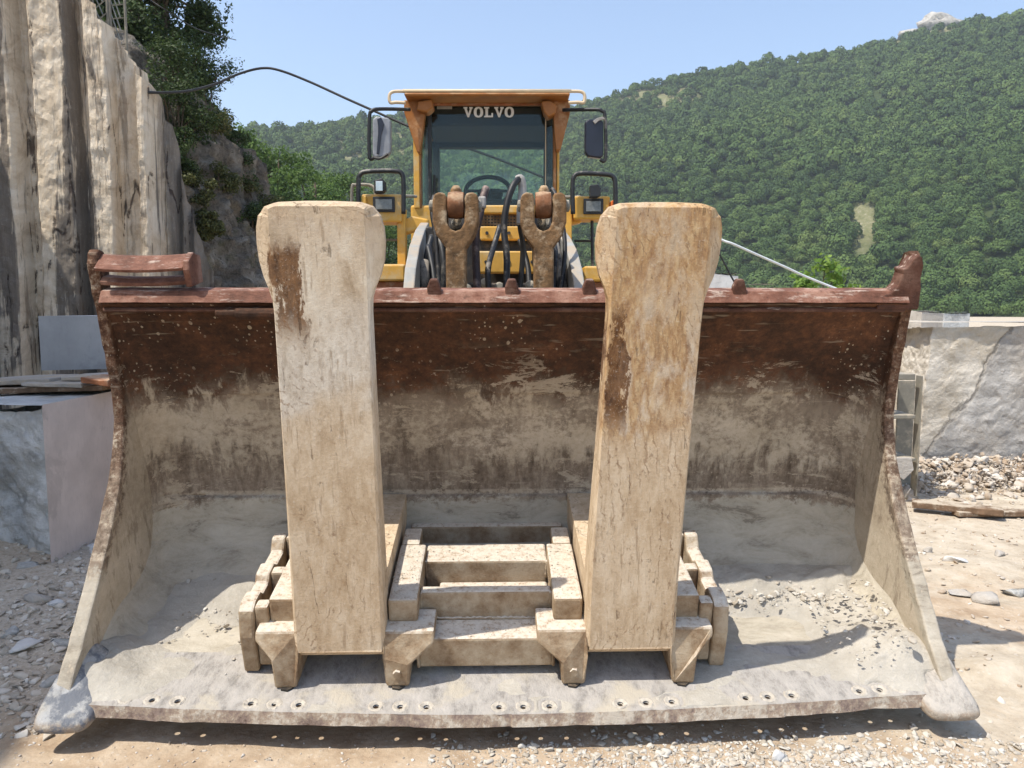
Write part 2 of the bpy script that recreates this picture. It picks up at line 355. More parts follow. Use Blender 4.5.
simple('orange_paint', (.33, .125, .026), .5, 0, .2, 9, .1, .4, dust=(.50, .30, .15), dust_amt=.3)
simple('cream_rail', (.66, .52, .34), .5, 0, .12, 9, .1)
simple('black_steel', (.022, .023, .025), .5, 0, .3, 9, .1, .4, dust=(.20, .18, .15), dust_amt=.2)
simple('rubber', (.025, .024, .024), .8, 0, .3, 12, .3, .2, dust=(.30, .26, .21), dust_amt=.45)
simple('arm_grey', (.31, .31, .29), .6, 0, .2, 7, .2, .3, dust=(.40, .33, .25), dust_amt=.3)
simple('dark_grease', (.030, .027, .024), .55, 0, .5, 11, .3, .4, dust=(.16, .12, .08), dust_amt=.3)
simple('link_rust', (.19, .105, .045), .75, 0, .6, 18, .8, .3, dust=(.50, .37, .23), dust_amt=.33)
simple('barrel_rust', (.30, .12, .055), .7, 0, .4, 12, .4, .3, dust=(.46, .33, .22), dust_amt=.3)
simple('boss_rust', (.22, .095, .042), .75, 0, .45, 16, .5, .3, dust=(.42, .28, .17), dust_amt=.35)
simple('hose', (.05, .032, .030), .6, 0, .4, 12, .2, .4, dust=(.30, .22, .18), dust_amt=.22)
simple('hose_rubber', (.018, .017, .017), .5, 0, .3, 12, .2, .4, dust=(.22, .19, .15), dust_amt=.10)
simple('grey_hose', (.34, .32, .29), .6, 0, .3, 12, .2)
simple('chrome', (.55, .55, .52), .25, .9, .2, 12, .1)
simple('seat_fabric', (.018, .018, .020), .9, 0, .2, 12, .1)
simple('white_lettering', (.78, .78, .76), .6, 0, .04, 12, .0)
simple('lamp_lens', (.16, .16, .15), .12, 0, .3, 30, .1, .6)
simple('orange_lens', (.75, .16, .02), .25, 0, .1, 30, .0, .5)
simple('mirror_back', (.26, .27, .29), .45, 0, .25, 12, .05, .4)
simple('mirror_dark', (.012, .014, .026), .35, 0, .2, 12, .0, .5)
simple('plank_wood', (.17, .11, .07), .9, 0, .4, 14, .5, .1, dust=(.46, .39, .30), dust_amt=.3)
simple('steel_frame', (.21, .195, .16), .7, 0, .2, 9, .2, .3, dust=(.42, .36, .27), dust_amt=.3)
simple('pale_hose', (.66, .68, .68), .5, 0, .1, 12, .05)
simple('wire', (.03, .03, .03), .6, 0, .1, 12, .0)
simple('netting', (.30, .30, .27), .6, .3, .2, 12, .0)
def glass_material(name, tint, refl):
    k = NT(name); t = k.t
    tr = k.n('ShaderNodeBsdfTransparent'); tr.inputs[0].default_value = (*tint, 1)
    gl = k.n('ShaderNodeBsdfGlossy'); gl.inputs['Roughness'].default_value = .04; gl.inputs[0].default_value = (.9, .95, .95, 1)
    df = k.n('ShaderNodeBsdfDiffuse'); df.inputs[0].default_value = (.30, .30, .24, 1)
    fr = k.n('ShaderNodeFresnel'); fr.inputs[0].default_value = 1.5
    m1 = k.n('ShaderNodeMixShader'); k.put(m1.inputs[0], k.math('ADD', k.math('MULTIPLY', fr.outputs[0], .45), refl)); t.links.new(tr.outputs[0], m1.inputs[1]); t.links.new(gl.outputs[0], m1.inputs[2])
    m2 = k.n('ShaderNodeMixShader'); k.put(m2.inputs[0], k.math('MULTIPLY', k.rng(k.noise(k.map(k.obj(), (1, 1, .4)), 3, 4, .6), .5, .8), .05))
    t.links.new(m1.outputs[0], m2.inputs[1]); t.links.new(df.outputs[0], m2.inputs[2])
    t.links.new(m2.outputs[0], t.nodes['Material Output'].inputs[0]); M[name] = k.m
glass_material('cab_glass', (.93, .98, .95), .0)

def ground_material():
    k = NT('ground', .95, 0, .15); p = k.pos(); s = k.sep(p)
    n = k.noise(p, .9, 8, .65, .4); n2 = k.noise(p, 6, 8, .7); n3 = k.noise(p, 45, 6, .75); peb = k.vor(p, 28)
    pale = k.ramp(n2, [(.3, (.35, .285, .21)), (.5, (.49, .415, .315)), (.7, (.58, .51, .41))])
    tan = k.ramp(n2, [(.3, (.32, .225, .145)), (.5, (.45, .345, .24)), (.72, (.56, .46, .345))])
    grey = k.ramp(n3, [(.3, (.30, .25, .185)), (.5, (.51, .44, .35)), (.7, (.66, .60, .51))])
    col = k.mix(k.rng(k.math('ADD', n, k.math('MULTIPLY', s[0], .05)), .48, .60), tan, pale)
    near = k.rng(s[1], 2.95, 2.6); col = k.mix(k.math('MULTIPLY', near, k.rng(k.math('ADD', n, k.math('MULTIPLY', s[0], -.07)), .34, .52)), col, tan)
    left = k.rng(k.math('ADD', s[0], k.math('MULTIPLY', k.math('SUBTRACT', n, .5), 1.0)), -1.5, -2.0)
    left = k.math('MULTIPLY', left, k.rng(k.math('ADD', s[1], k.math('MULTIPLY', n2, .5)), 2.95, 3.4)); col = k.mix(k.math('MULTIPLY', left, .85), col, grey)
    col = k.mix(k.math('MULTIPLY', k.rng(peb, .22, .10), .35), col, (.58, .54, .47))
    col = k.mix(k.math('MULTIPLY', k.rng(n3, .60, .72), .35), col, (.24, .17, .11))
    k.color(col); k.bump(k.math('ADD', k.math('ADD', k.math('MULTIPLY', n2, .8), k.math('MULTIPLY', n3, .35)), k.math('MULTIPLY', peb, -.25)), .6, .03); M['ground'] = k.m
ground_material()
def gravel_material(name, a, b, c):
    k = NT(name, .9, 0, .2); f = k.isl(); n = k.noise(k.pos(), 30, 5, .7)
    k.color(k.mix(k.math('MULTIPLY', k.rng(n, .4, .7), .3), k.ramp(f, [(0, a), (.5, b), (1, c)]), c)); k.bump(n, .4, .01); M[name] = k.m
gravel_material('gravel_grey', (.29, .245, .19), (.52, .455, .37), (.74, .69, .61))
gravel_material('gravel_pale', (.34, .29, .225), (.48, .43, .36), (.60, .57, .51))
gravel_material('gravel_warm', (.31, .225, .15), (.45, .375, .29), (.60, .55, .485))
def quarry_material():
    k = NT('quarry_marble', .9, 0, .2); p = k.obj(); st = k.map(p, (1, 1, .09)); st2 = k.map(p, (1, 1, .05), (4, 1, 2))
    n1 = k.noise(st, 1.3, 8, .6, .5); n2 = k.noise(st, 7, 8, .7, .4); n3 = k.noise(p, 3.2, 8, .72, .8); fine = k.noise(p, 26, 6, .75)
    col = k.ramp(n3, [(.30, (.45, .345, .24)), (.48, (.67, .56, .42)), (.68, (.82, .73, .60))])
    col = k.mix(k.math('MULTIPLY', k.rng(n2, .53, .60), .60), col, (.20, .15, .11))
    col = k.mix(k.math('MULTIPLY', k.rng(k.math('ADD', k.math('MULTIPLY', k.noise(st2, 2.1, 6, .6, .3), .7), k.math('MULTIPLY', n2, .3)), .515, .55), .88), col, k.ramp(n2, [(.35, (.075, .066, .06)), (.65, (.20, .172, .145))]))
    v = k.noise(k.map(p, (1, 1, .10), (3, 9, 4)), 2.3, 3, .5, .5); cr = k.rng(k.math('ADD', k.math('ABSOLUTE', k.math('SUBTRACT', v, .5)), k.math('MULTIPLY', k.rng(n3, .42, .58), .02)), .002, .016)
    x_ = k.sep(p)[0]; far = k.rng(k.math('ADD', x_, k.math('MULTIPLY', k.math('SUBTRACT', n2, .5), .12)), .80, .92); col = k.mix(k.math('MULTIPLY', far, .88), col, k.ramp(n2, [(.38, (.055, .05, .046)), (.62, (.24, .215, .19))]))
    low_shade = k.math('MULTIPLY', k.rng(k.math('ADD', x_, k.math('MULTIPLY', n3, .5)), -.45, -.95), k.rng(k.math('ADD', k.sep(p)[2], n3), 2.9, 1.8)); col = k.mix(k.math('MULTIPLY', low_shade, .8), col, (.06, .065, .08))  # bluish shadow at the lower left, painted into the rock colour
    col = k.mix(k.math('MULTIPLY', k.math('SUBTRACT', 1.0, cr), .85), col, (.045, .032, .028))
    col = k.mix(k.math('MULTIPLY', k.rng(fine, .55, .75), .35), col, (.62, .58, .52))
    k.color(col); k.bump(k.math('ADD', k.math('ADD', k.math('MULTIPLY', n2, .7), k.math('MULTIPLY', fine, .3)), k.math('MULTIPLY', cr, .3)), .7, .05); M['quarry_marble'] = k.m
quarry_material()
rock_mat('cliff_rock', [(.07, .058, .045), (.25, .21, .165), (.58, .52, .44)], 2.6, (.05, .043, .028), .85, None, 1.0, False, (.11, .115, .038), .2)
rock_mat('grey_block', [(.24, .245, .245), (.56, .56, .54), (.84, .84, .81)], 1.7, (.12, .12, .12), .5, None, .9, False, (.33, .29, .22), .06)
rock_mat('tan_stone', [(.33, .30, .26), (.46, .42, .37), (.58, .55, .50)], 1.3, (.24, .22, .20), .45, None, .7, False, (.46, .35, .22), .05)
rock_mat('white_marble', [(.52, .50, .47), (.64, .62, .59), (.74, .73, .70)], 2.2, (.36, .34, .32), .3, None, .5, False, None, .03)
rock_mat('outcrop_rock', [(.30, .28, .25), (.46, .43, .38), (.58, .55, .49)], .25, (.17, .16, .13), .5, None, .9, True, None, .8)
def sawn_material(name, c):
    k = NT(name, .85, 0, .2); p = k.obj(); n = k.noise(p, 2.5, 8, .6); n2 = k.noise(k.map(p, (1, 1, .3)), 60, 4, .6)
    n5 = k.noise(p, 1.4, 8, .72, .6); k.color(k.mix(k.math('MULTIPLY', k.rng(n5, .56, .62), .35), k.mix(k.math('MULTIPLY', k.rng(n2, .5, .8), .3), k.ramp(n, [(.3, tuple(q * .78 for q in c)), (.7, tuple(q * 1.1 for q in c))]), tuple(q * .6 for q in c)), tuple(q * .5 for q in c)))
    k.bump(n2, .15, .004); M[name] = k.m
def right_block_material():
    k = NT('warm_block', .9, 0, .2); p = k.obj(); s_ = k.sep(p)
    n1 = k.noise(p, 1.1, 7, .6, .4); n2 = k.noise(p, 5.5, 8, .7, .3); n3 = k.noise(p, 22, 6, .75)
    col = k.ramp(k.math('ADD', k.math('MULTIPLY', n1, .6), k.math('MULTIPLY', n2, .4)), [(.34, (.27, .24, .20)), (.47, (.47, .42, .345)), (.60, (.66, .61, .53))])
    col = k.mix(k.math('MULTIPLY', k.rng(k.noise(k.map(p, (1, 1, 1), (7, 3, 1)), .9, 6, .65), .50, .64), .7), col, (.47, .37, .235))
    d = k.math('ADD', k.math('SUBTRACT', s_[2], k.math('MULTIPLY', s_[0], 1.53)), k.math('ADD', k.math('MULTIPLY', n1, .8), k.math('MULTIPLY', n2, .25)))
    grey = k.rng(d, 3.72, 3.55); col = k.mix(k.math('MULTIPLY', grey, .55), col, k.ramp(n2, [(.35, (.22, .22, .23)), (.65, (.40, .40, .405))]))
    cr = k.rng(k.math('ABSOLUTE', k.math('SUBTRACT', d, 3.65)), .004, .05); col = k.mix(k.math('MULTIPLY', k.math('MULTIPLY', k.math('SUBTRACT', 1.0, cr), k.rng(n2, .38, .52)), .7), col, (.13, .12, .11))
    col = k.mix(k.math('MULTIPLY', k.rng(n3, .52, .72), .4), col, (.62, .60, .56)); col = k.mix(k.math('MULTIPLY', k.rng(n2, .56, .68), .45), col, (.20, .18, .155))
    k.color(col); k.bump(k.math('ADD', k.math('ADD', n2, k.math('MULTIPLY', n3, .4)), k.math('MULTIPLY', cr, .5)), .7, .05); M['warm_block'] = k.m
right_block_material()
sawn_material('sawn_pink', (.70, .63, .595)); sawn_material('sawn_grey', (.40, .395, .385))
def leaf_material(name, a, b, c, trans=.25):
    k = NT(name, .6, 0, .25); f = k.isl(); n = k.noise(k.pos(), .9, 3, .6)
    col = k.ramp(k.math('ADD', k.math('MULTIPLY', f, .6), k.math('MULTIPLY', n, .4)), [(.2, a), (.5, b), (.85, c)])
    k.color(col)
    tl = k.n('ShaderNodeBsdfTranslucent'); k.put(tl.inputs[0], col); mx = k.n('ShaderNodeMixShader'); mx.inputs[0].default_value = trans
    k.t.links.new(k.b.outputs[0], mx.inputs[1]); k.t.links.new(tl.outputs[0], mx.inputs[2]); k.t.links.new(mx.outputs[0], k.t.nodes['Material Output'].inputs[0]); M[name] = k.m
leaf_material('leaf_dark', (.030, .050, .016), (.050, .080, .024), (.085, .125, .035))
leaf_material('leaf_bright', (.050, .095, .020), (.082, .145, .028), (.13, .20, .042), .35)
leaf_material('leaf_olive', (.06, .07, .022), (.10, .11, .035), (.17, .17, .06))
leaf_material('leaf_lime', (.10, .19, .03), (.16, .27, .045), (.24, .34, .07), .35)
simple('bark', (.11, .085, .06), .9, 0, .35, 12, .6, .1)
def forest_material():
    k = NT('forest_leaf', .7, 0, .15)
    a = k.n('ShaderNodeAttribute'); a.attribute_name = 'tree'; f = a.outputs['Fac']; n = k.noise(k.pos(), .012, 4, .6)
    col = k.ramp(k.math('ADD', k.math('MULTIPLY', f, .65), k.math('MULTIPLY', n, .35)), [(.15, (.036, .064, .023)), (.42, (.062, .106, .029)), (.68, (.092, .143, .037)), (.9, (.135, .180, .050))])
    col = k.mix(k.math('MULTIPLY', k.isl(), .25), col, (.075, .115, .035))
    k.color(col); M['forest'] = k.m
forest_material()
def hill_material():
    k = NT('hillside', .95, 0, .1); p = k.pos(); n = k.noise(p, .05, 7, .65); n2 = k.noise(p, .5, 6, .7)
    a = k.n('ShaderNodeAttribute'); a.attribute_name = 'bare'
    g = k.ramp(n2, [(.3, (.030, .050, .018)), (.7, (.065, .085, .030))]); e = k.ramp(n2, [(.3, (.11, .125, .05)), (.55, (.20, .19, .10)), (.72, (.33, .30, .23))])
    k.color(k.mix(a.outputs['Fac'], g, e)); k.bump(n2, .7, .6); M['hillside'] = k.m
hill_material()
EXEC_REST = True
# ------------------------------------------------------------------ ground sheet
def ground_z(x, y):
    p = np.stack([x, y, np.zeros_like(x)], -1)
    near = smooth(14, 6, np.hypot(x, y - 3))
    z = .016 * fbm(p * 1.3, 4, 3) * (.4 + .6 * near) + .012 * fbm(p * 6, 4, 5) * near
    z = z + .16 * smooth(-1.9, -3.3, x) * smooth(3.0, 4.8, y) * smooth(30, 12, y)
    z = z + .035 * fbm(p * 3.1, 4, 9) * smooth(-1.5, -2.2, x) * near
    d = np.abs(y - 3.28 - .10 * (x - 2)) ; z = z + .05 * smooth(.16, .02, d) * smooth(1.85, 2.1, x)
    z = z + .04 * smooth(.5, .0, np.abs(y - 4.6)) * smooth(2.2, 2.9, x) * (1 + fbm(p * 5, 3, 12))
    return z
def axis(lo, hi, f0, f1, step, g=1.22):
    a = list(np.arange(f0, f1, step)); s = step; v = f0
    while v > lo: s *= g; v -= s; a.insert(0, max(v, lo))
    s = step; v = a[-1]
    while v < hi: s *= g; v += s; a.append(min(v, hi))
    return np.array(a)
gx = axis(-3000, 3000, -4.5, 5.0, .045); gy = axis(-600, 3500, 1.6, 7.5, .045)
X, Y = np.meshgrid(gx, gy, indexing='ij'); Z = ground_z(X, Y)
n, m = X.shape; idx = np.arange(n * m).reshape(n, m)
F = np.stack([idx[:-1, :-1], idx[1:, :-1], idx[1:, 1:], idx[:-1, 1:]], -1).reshape(-1, 4)
g = link('ground', fast_mesh('ground', np.stack([X, Y, Z], -1).reshape(-1, 3), F), M['ground'], smooth=True); tag(g, kind='structure')
gz = lambda x, y: float(ground_z(np.array([float(x)]), np.array([float(y)]))[0])

# ------------------------------------------------------------------ wooded hillside far behind
RIDGE = [(-420, 250, 520), (-100, 190, 480), (120, 140, 460), (225, 127, 450), (262, 126, 450), (300, 124, 455), (345, 119, 460), (400, 112, 470), (470, 112, 480), (540, 108, 490), (583, 103, 490), (620, 88, 480), (660, 78, 480), (700, 69, 485), (760, 60, 490), (830, 50, 500), (885, 38, 510), (940, 20, 515), (985, 16, 520), (1024, 11, 520), (1150, -10, 540), (1400, -40, 560)]
raz, rR, rz = [], [], []
for px, py, R in RIDGE:
    r = ray(px, py); h = math.hypot(r.x, r.y); raz.append(math.atan2(r.x, r.y)); rR.append(R); rz.append(CAM_H + r.z / h * R - 4.5)
def ridge(az): return np.interp(az, raz, rR), np.interp(az, raz, rz)
R0 = 215.0
def hill_z(az, r):
    R, zr = ridge(az); t = (r - R0) / (R - R0); tt = np.clip(t, 0, 1)
    p = np.stack([np.sin(az) * r, np.cos(az) * r, np.zeros_like(r)], -1)
    z = zr * (tt ** 1.05) + 9 * fbm(p * .012, 3, 31) * tt * (1 - tt) * 4 + 2.2 * fbm(p * .05, 3, 37) * smooth(0, .1, tt) * smooth(1.0, .85, tt)
    return np.where(t > 1, zr - (r - R) * .25, z) - np.where(t < 0, (R0 - r) * .05, 0)
BARE = [(640, 96, 62, 16), (675, 100, 30, 14), (865, 232, 14, 30), (935, 24, 42, 13), (985, 22, 20, 6), (895, 44, 8, 4), (745, 62, 6, 4), (372, 142, 40, 16), (345, 158, 24, 9), (395, 160, 26, 12), (1000, 120, 5, 4), (650, 88, 20, 8)]
def to_px(x, y, z):
    cy, sy = math.cos(CAM_PITCH), math.sin(CAM_PITCH); dz = z - CAM_H; dep = y * cy - dz * sy
    return 512 + FOC * x / dep, 384 - FOC * (y * sy + dz * cy) / dep
def bare(x, y, z):                       # the clearings of the slope, as fields of directions seen from the quarry
    u, v = to_px(x, y, z); p = np.stack([x, y, z], -1) * .06; nz = fbm(p, 4, 51); b = 0
    for cx, cy, w, h in BARE: b = np.maximum(b, 1.25 - ((u - cx) / w) ** 2 - ((v - cy) / h) ** 2 + nz * 1.1)
    return np.clip(b, 0, 1)
az = np.linspace(-.75, .85, 420); rr = np.concatenate([np.linspace(120, 560, 240), np.linspace(580, 900, 12)])
A, Rr = np.meshgrid(az, rr, indexing='ij'); Z = hill_z(A, Rr); X, Y = np.sin(A) * Rr, np.cos(A) * Rr
n, m = A.shape; idx = np.arange(n * m).reshape(n, m); F = np.stack([idx[:-1, :-1], idx[1:, :-1], idx[1:, 1:], idx[:-1, 1:]], -1).reshape(-1, 4)
V = np.stack([X, Y, Z], -1).reshape(-1, 3); bb = bare(V[:, 0], V[:, 1], V[:, 2])
V[:, 2] += bb * 1.6 * fbm(V * .35, 4, 61, True)
me = fast_mesh('hillside', V, F); at_ = me.attributes.new('bare', 'FLOAT', 'POINT'); at_.data.foreach_set('value', bb.astype(np.float32))
tag(link('hillside', me, M['hillside'], smooth=True), kind='structure')

# leaves: one diamond-ish quad per leaf or leaf clump
def leaf_quads(C, Nrm, size, rng, aspect=.55):
    n = len(C); t = rng.normal(size=(n, 3)); a = np.cross(Nrm, t); a /= np.linalg.norm(a, axis=1)[:, None] + 1e-9; b = np.cross(Nrm, a)
    size = np.broadcast_to(size, (n,))[:, None]
    V = np.stack([C - a * size, C - b * size * aspect + a * size * .1, C + a * size, C + b * size * aspect + a * size * .1], 1).reshape(-1, 3)
    return V, np.arange(4 * n).reshape(n, 4)
def build_forest():
    r = np.random.default_rng(5); pts = []
    N = 26000
    a = r.uniform(-.50, .70, N); q = np.sqrt(r.uniform((R0 - 10) ** 2, 545 ** 2, N)); R, zr = ridge(a)
    ok = q < R + 14; a, q = a[ok], q[ok]; x, y = np.sin(a) * q, np.cos(a) * q; z = hill_z(a, q)
    b = bare(x, y, z); ok = (b < .35) | (r.random(len(b)) < np.where((to_px(x, y, z)[1] < 175), .30, .02)); x, y, z = x[ok], y[ok], z[ok]
    # thin to a minimum spacing
    cell = {}; keep = []
    for i in range(len(x)):
        k = (int(x[i] / 3.4), int(y[i] / 3.4))
        if k in cell: continue
        cell[k] = 1; keep.append(i)
    x, y, z = x[keep], y[keep], z[keep]; n = len(x)
    rad_ = r.uniform(1.6, 3.4, n) * np.where(r.random(n) < .10, 1.35, 1); hgt = rad_ * r.uniform(.95, 1.45, n); val = np.clip(r.normal(.47, .27, n), 0, 1)
    dark = fbm(np.stack([x, y, z], -1) * .02, 3, 77); val = np.clip(val + .25 * dark, 0, 1)
    Vs, Fs, At = [], [], []; o = 0
    # protos: lumps + leaf clumps
    protos = []
    for k in range(20):
        rp = np.random.default_rng(900 + k); NQ = 250 if k < 10 else 640; d = rp.normal(size=(NQ * 2, 3)); d /= np.linalg.norm(d, axis=1)[:, None]; d = d[d[:, 2] > -.30][:NQ]
        rr_ = .80 + .34 * fbm(d * 2.1 + 7 * k, 3, 910 + k) + rp.normal(0, .05, len(d)); C = d * rr_[:, None]; C[:, 2] *= .85
        Nn = d + rp.normal(scale=.38, size=d.shape); Nn /= np.linalg.norm(Nn, axis=1)[:, None]
        V1, F1 = leaf_quads(C, Nn, rp.uniform(.10, .18, len(C)) * (1 if k < 10 else .58), rp, .8)
        protos.append((V1, F1))
    for i in range(n):
        V1, F1 = protos[r.integers(10) + (10 if math.hypot(x[i], y[i]) < 320 else 0)]; t = r.uniform(0, 6.28); c, s = math.cos(t), math.sin(t)
        W = V1 * np.array([rad_[i], rad_[i], hgt[i]]); W = np.stack([W[:, 0] * c - W[:, 1] * s + x[i], W[:, 0] * s + W[:, 1] * c + y[i], W[:, 2] + z[i] + hgt[i] * .6], -1)
        Vs.append(W.astype(np.float32)); Fs.append(F1 + o); At.append(np.full(len(W), val[i], np.float32)); o += len(W)
    me = fast_mesh('forest', np.concatenate(Vs), np.concatenate(Fs)); t = me.attributes.new('tree', 'FLOAT', 'POINT'); t.data.foreach_set('value', np.concatenate(At))
    tag(link('forest', me, M['forest']), 'dense green woodland covering the far hillside', 'woodland', kind='stuff')
build_forest()
def rock_lump(name, c, size, mat, seed, sub=None, rot=0, bump=.10, parent=None):
    V, F = sub or ICO3; W = rock_shape(seed, V, .8); W = W + V * (bump * fbm(V * 4 + seed, 4, seed, True))[:, None]
    W = W * np.array(size); cs, sn = math.cos(rot), math.sin(rot); W = np.stack([W[:, 0] * cs - W[:, 1] * sn, W[:, 0] * sn + W[:, 1] * cs, W[:, 2]], -1)
    return link(name, fast_mesh(name, W, F), mat, parent, loc=c)
for k, (px, py, R, sz, lab) in enumerate([(944, 26, 505, (15, 9, 8), 'large pale rock crag standing on the hill ridge'), (914, 36, 500, (11, 7, 4.5), 'smaller pale crag just below the large ridge crag'), (366, 150, 425, (9, 6, 6), 'grey rock outcrop among trees left of the cab')]):
    p = at(px, py, R); tag(rock_lump('rock_outcrop', p, sz, M['outcrop_rock'], 40 + k, bump=.3), lab, 'rock outcrop')

hz = MB(); hz.box(-1400, 1400, -80, 1400, -140, 330); hm = bpy.data.materials.new('haze'); hm.use_nodes = True; ht = hm.node_tree; ht.nodes.remove(ht.nodes['Principled BSDF'])
pv = ht.nodes.new('ShaderNodeVolumePrincipled'); pv.inputs['Color'].default_value = (.84, .90, .97, 1); pv.inputs['Density'].default_value = .00038; pv.inputs['Anisotropy'].default_value = .2
ht.links.new(pv.outputs[0], ht.nodes['Material Output'].inputs['Volume']); tag(hz.build('haze', hm), 'thin bluish air between the quarry and the wooded hill', 'haze', kind='stuff')

# ------------------------------------------------------------------ trees and shrubs close enough to show leaves
def foliage(name, lumps, n, size, mat, seed, parent=None, org=(0, 0, 0), up=.35, aspect=.5):
    r = np.random.default_rng(seed); C, Nn = [], []; w = np.array([l[3] ** 2 for l in lumps]); w = w / w.sum(); o = np.array(org)
    for l, wk in zip(lumps, w):
        k = max(8, int(n * wk)); d = r.normal(size=(k, 3)); d /= np.linalg.norm(d, axis=1)[:, None]
        rad_ = l[3] * (r.random(k) ** .45) * (1 + .35 * fbm(d * 2.3 + l[3] * 9 + seed, 3, seed)); sq = l[4] if len(l) > 4 else .8
        C.append(np.array(l[:3]) + d * rad_[:, None] * np.array([1, 1, sq])); q = d * .7 + r.normal(scale=.55, size=(k, 3)) + np.array([0, 0, up]); Nn.append(q / np.linalg.norm(q, axis=1)[:, None])
    C = np.concatenate(C); Nn = np.concatenate(Nn); keep = fbm(C / (size * 9) + seed, 2, seed + 5) > -.22
    C, Nn = C[keep], Nn[keep]
    V, F = leaf_quads(C - o, Nn, r.uniform(.6, 1.25, len(C)) * size, r, aspect)
    return link(name, fast_mesh(name, V, F), mat, parent)
def crown_lumps(c, rad_, h, k, seed):
    r = np.random.default_rng(seed); L = []
    for i in range(k):
        t = r.uniform(0, 6.28); z = r.uniform(0, 1); q = rad_ * math.sqrt(max(.05, 1 - (2 * z - 1) ** 2)) * r.uniform(.35, .85)
        L.append((c[0] + q * math.cos(t), c[1] + q * math.sin(t), c[2] + z * h, rad_ * r.uniform(.28, .48)))
    return L
def tree(base, h, rad_, mat, label, seed, n=5000, leaf=.11, low=.3, group=None, k=16, bend=(0, 0)):
    base = Vector(base); root = empty('tree', base); tag(root, label, 'tree', group); r = random.Random(seed)
    top = Vector((bend[0], bend[1], h * .8)); t = MB(); pts = [Vector((0, 0, -.3)), top * .35 + Vector((r.uniform(-.2, .2), 0, 0)), top * .7, top]
    t.tube(pts, [h * .028, h * .022, h * .014, h * .005], 8); L = crown_lumps((bend[0] * .6, bend[1] * .6, h * low), rad_, h * (1 - low) * .92, k, seed)
    for l in L:
        s = top * r.uniform(.35, .8); t.tube([s, (s + Vector(l[:3])) / 2 + Vector((0, 0, -.1)), Vector(l[:3])], [h * .010, h * .006, h * .003], 5)
    t.build('trunk', M['bark'], root, smooth=True); foliage('crown', L, n, leaf, mat, seed, root)
    return root
def shrub(base, rad_, h, mat, label, seed, n=1200, leaf=.06, group=None):
    root = empty('shrub', base); tag(root, label, 'shrub', group); r = random.Random(seed); L = crown_lumps((0, 0, h * .12), rad_, h * .8, 9, seed); t = MB()
    for l in L: t.tube([(0, 0, -.1), (l[0] * .5, l[1] * .5, l[2] * .6), l[:3]], [.02, .014, .006], 5)
    t.build('stem', M['bark'], root); foliage('foliage', L, n, leaf, mat, seed, root); return root

# ------------------------------------------------------------------ rocky spur behind the quarry wall
PROF = np.array([(-16, 14.0), (-12.5, 11.0), (-10.0, 8.0), (-8.2, 7.0), (-7.0, 6.2), (-6.25, 5.55), (-5.75, 4.9), (-5.3, 4.2), (-4.95, 3.3), (-4.75, 2.5), (-4.45, 1.4), (-4.1, .5), (-3.6, -.15), (-3.0, -.6)])
sp = np.linspace(0, len(PROF) - 1, 330); px_, pz_ = np.interp(sp, range(len(PROF)), PROF[:, 0]), np.interp(sp, range(len(PROF)), PROF[:, 1])
yy = np.concatenate([np.linspace(9.6, 18, 210), np.linspace(18.1, 30, 70)])
P0 = np.zeros((len(sp), len(yy), 3)); off = np.where(yy < 15, ((15 - yy) / 3.0) ** 2 * .45, (yy - 15) * .37)
P0[..., 0] = px_[:, None] - off[None, :]; P0[..., 1] = yy[None, :]; P0[..., 2] = pz_[:, None] + 0 * yy[None, :]
low = smooth(7.5, 3.0, pz_)[:, None]
D = .50 * fbm(P0 * np.array([.55, .55, .4]), 5, 81, True) + .28 * fbm(P0 * np.array([1.6, 2.4, 1.1]), 5, 83, True) + .13 * fbm(P0 * np.array([4, 6, 3]), 4, 85, True)
P0[..., 0] += D * .9 * (.4 + .6 * low); P0[..., 2] += D * .45
n, m = P0.shape[:2]; idx = np.arange(n * m).reshape(n, m); F = np.stack([idx[:-1, :-1], idx[1:, :-1], idx[1:, 1:], idx[:-1, 1:]], -1).reshape(-1, 4)
tag(link('rocky_slope', fast_mesh('rocky_slope', P0.reshape(-1, 3), F), M['cliff_rock']), kind='structure')
def slope_z(x, y):
    o = np.interp(y, yy, off); return float(np.interp(x + o, PROF[:, 0], PROF[:, 1]))
def slope_hit(px, py):
    for Y in np.linspace(10.2, 26, 200):
        p = at(px, py, Y)
        if p.z < slope_z(p.x, p.y) + .05: return p
    return at(px, py, 15)
G1 = 'dark trees on the rocky slope'
for x, y, h, r_, lab, sd in [(-6.55, 15.0, 4.4, 1.15, 'dark leafy tree at the right edge of the rocky slope top', 11), (-7.25, 14.2, 5.2, 1.5, 'dark tree close behind the wire netting above the marble wall', 12), (-7.9, 16.5, 5.4, 1.9, 'taller dark tree set back on the rocky slope top', 13), (-6.75, 14.4, 3.0, 1.0, 'low dark tree above the start of the black cable', 14)]:
    tree((x, y, slope_z(x, y) - .2), h, r_, M['leaf_dark'], lab, sd, 21000, .048, -.12, G1, 26)
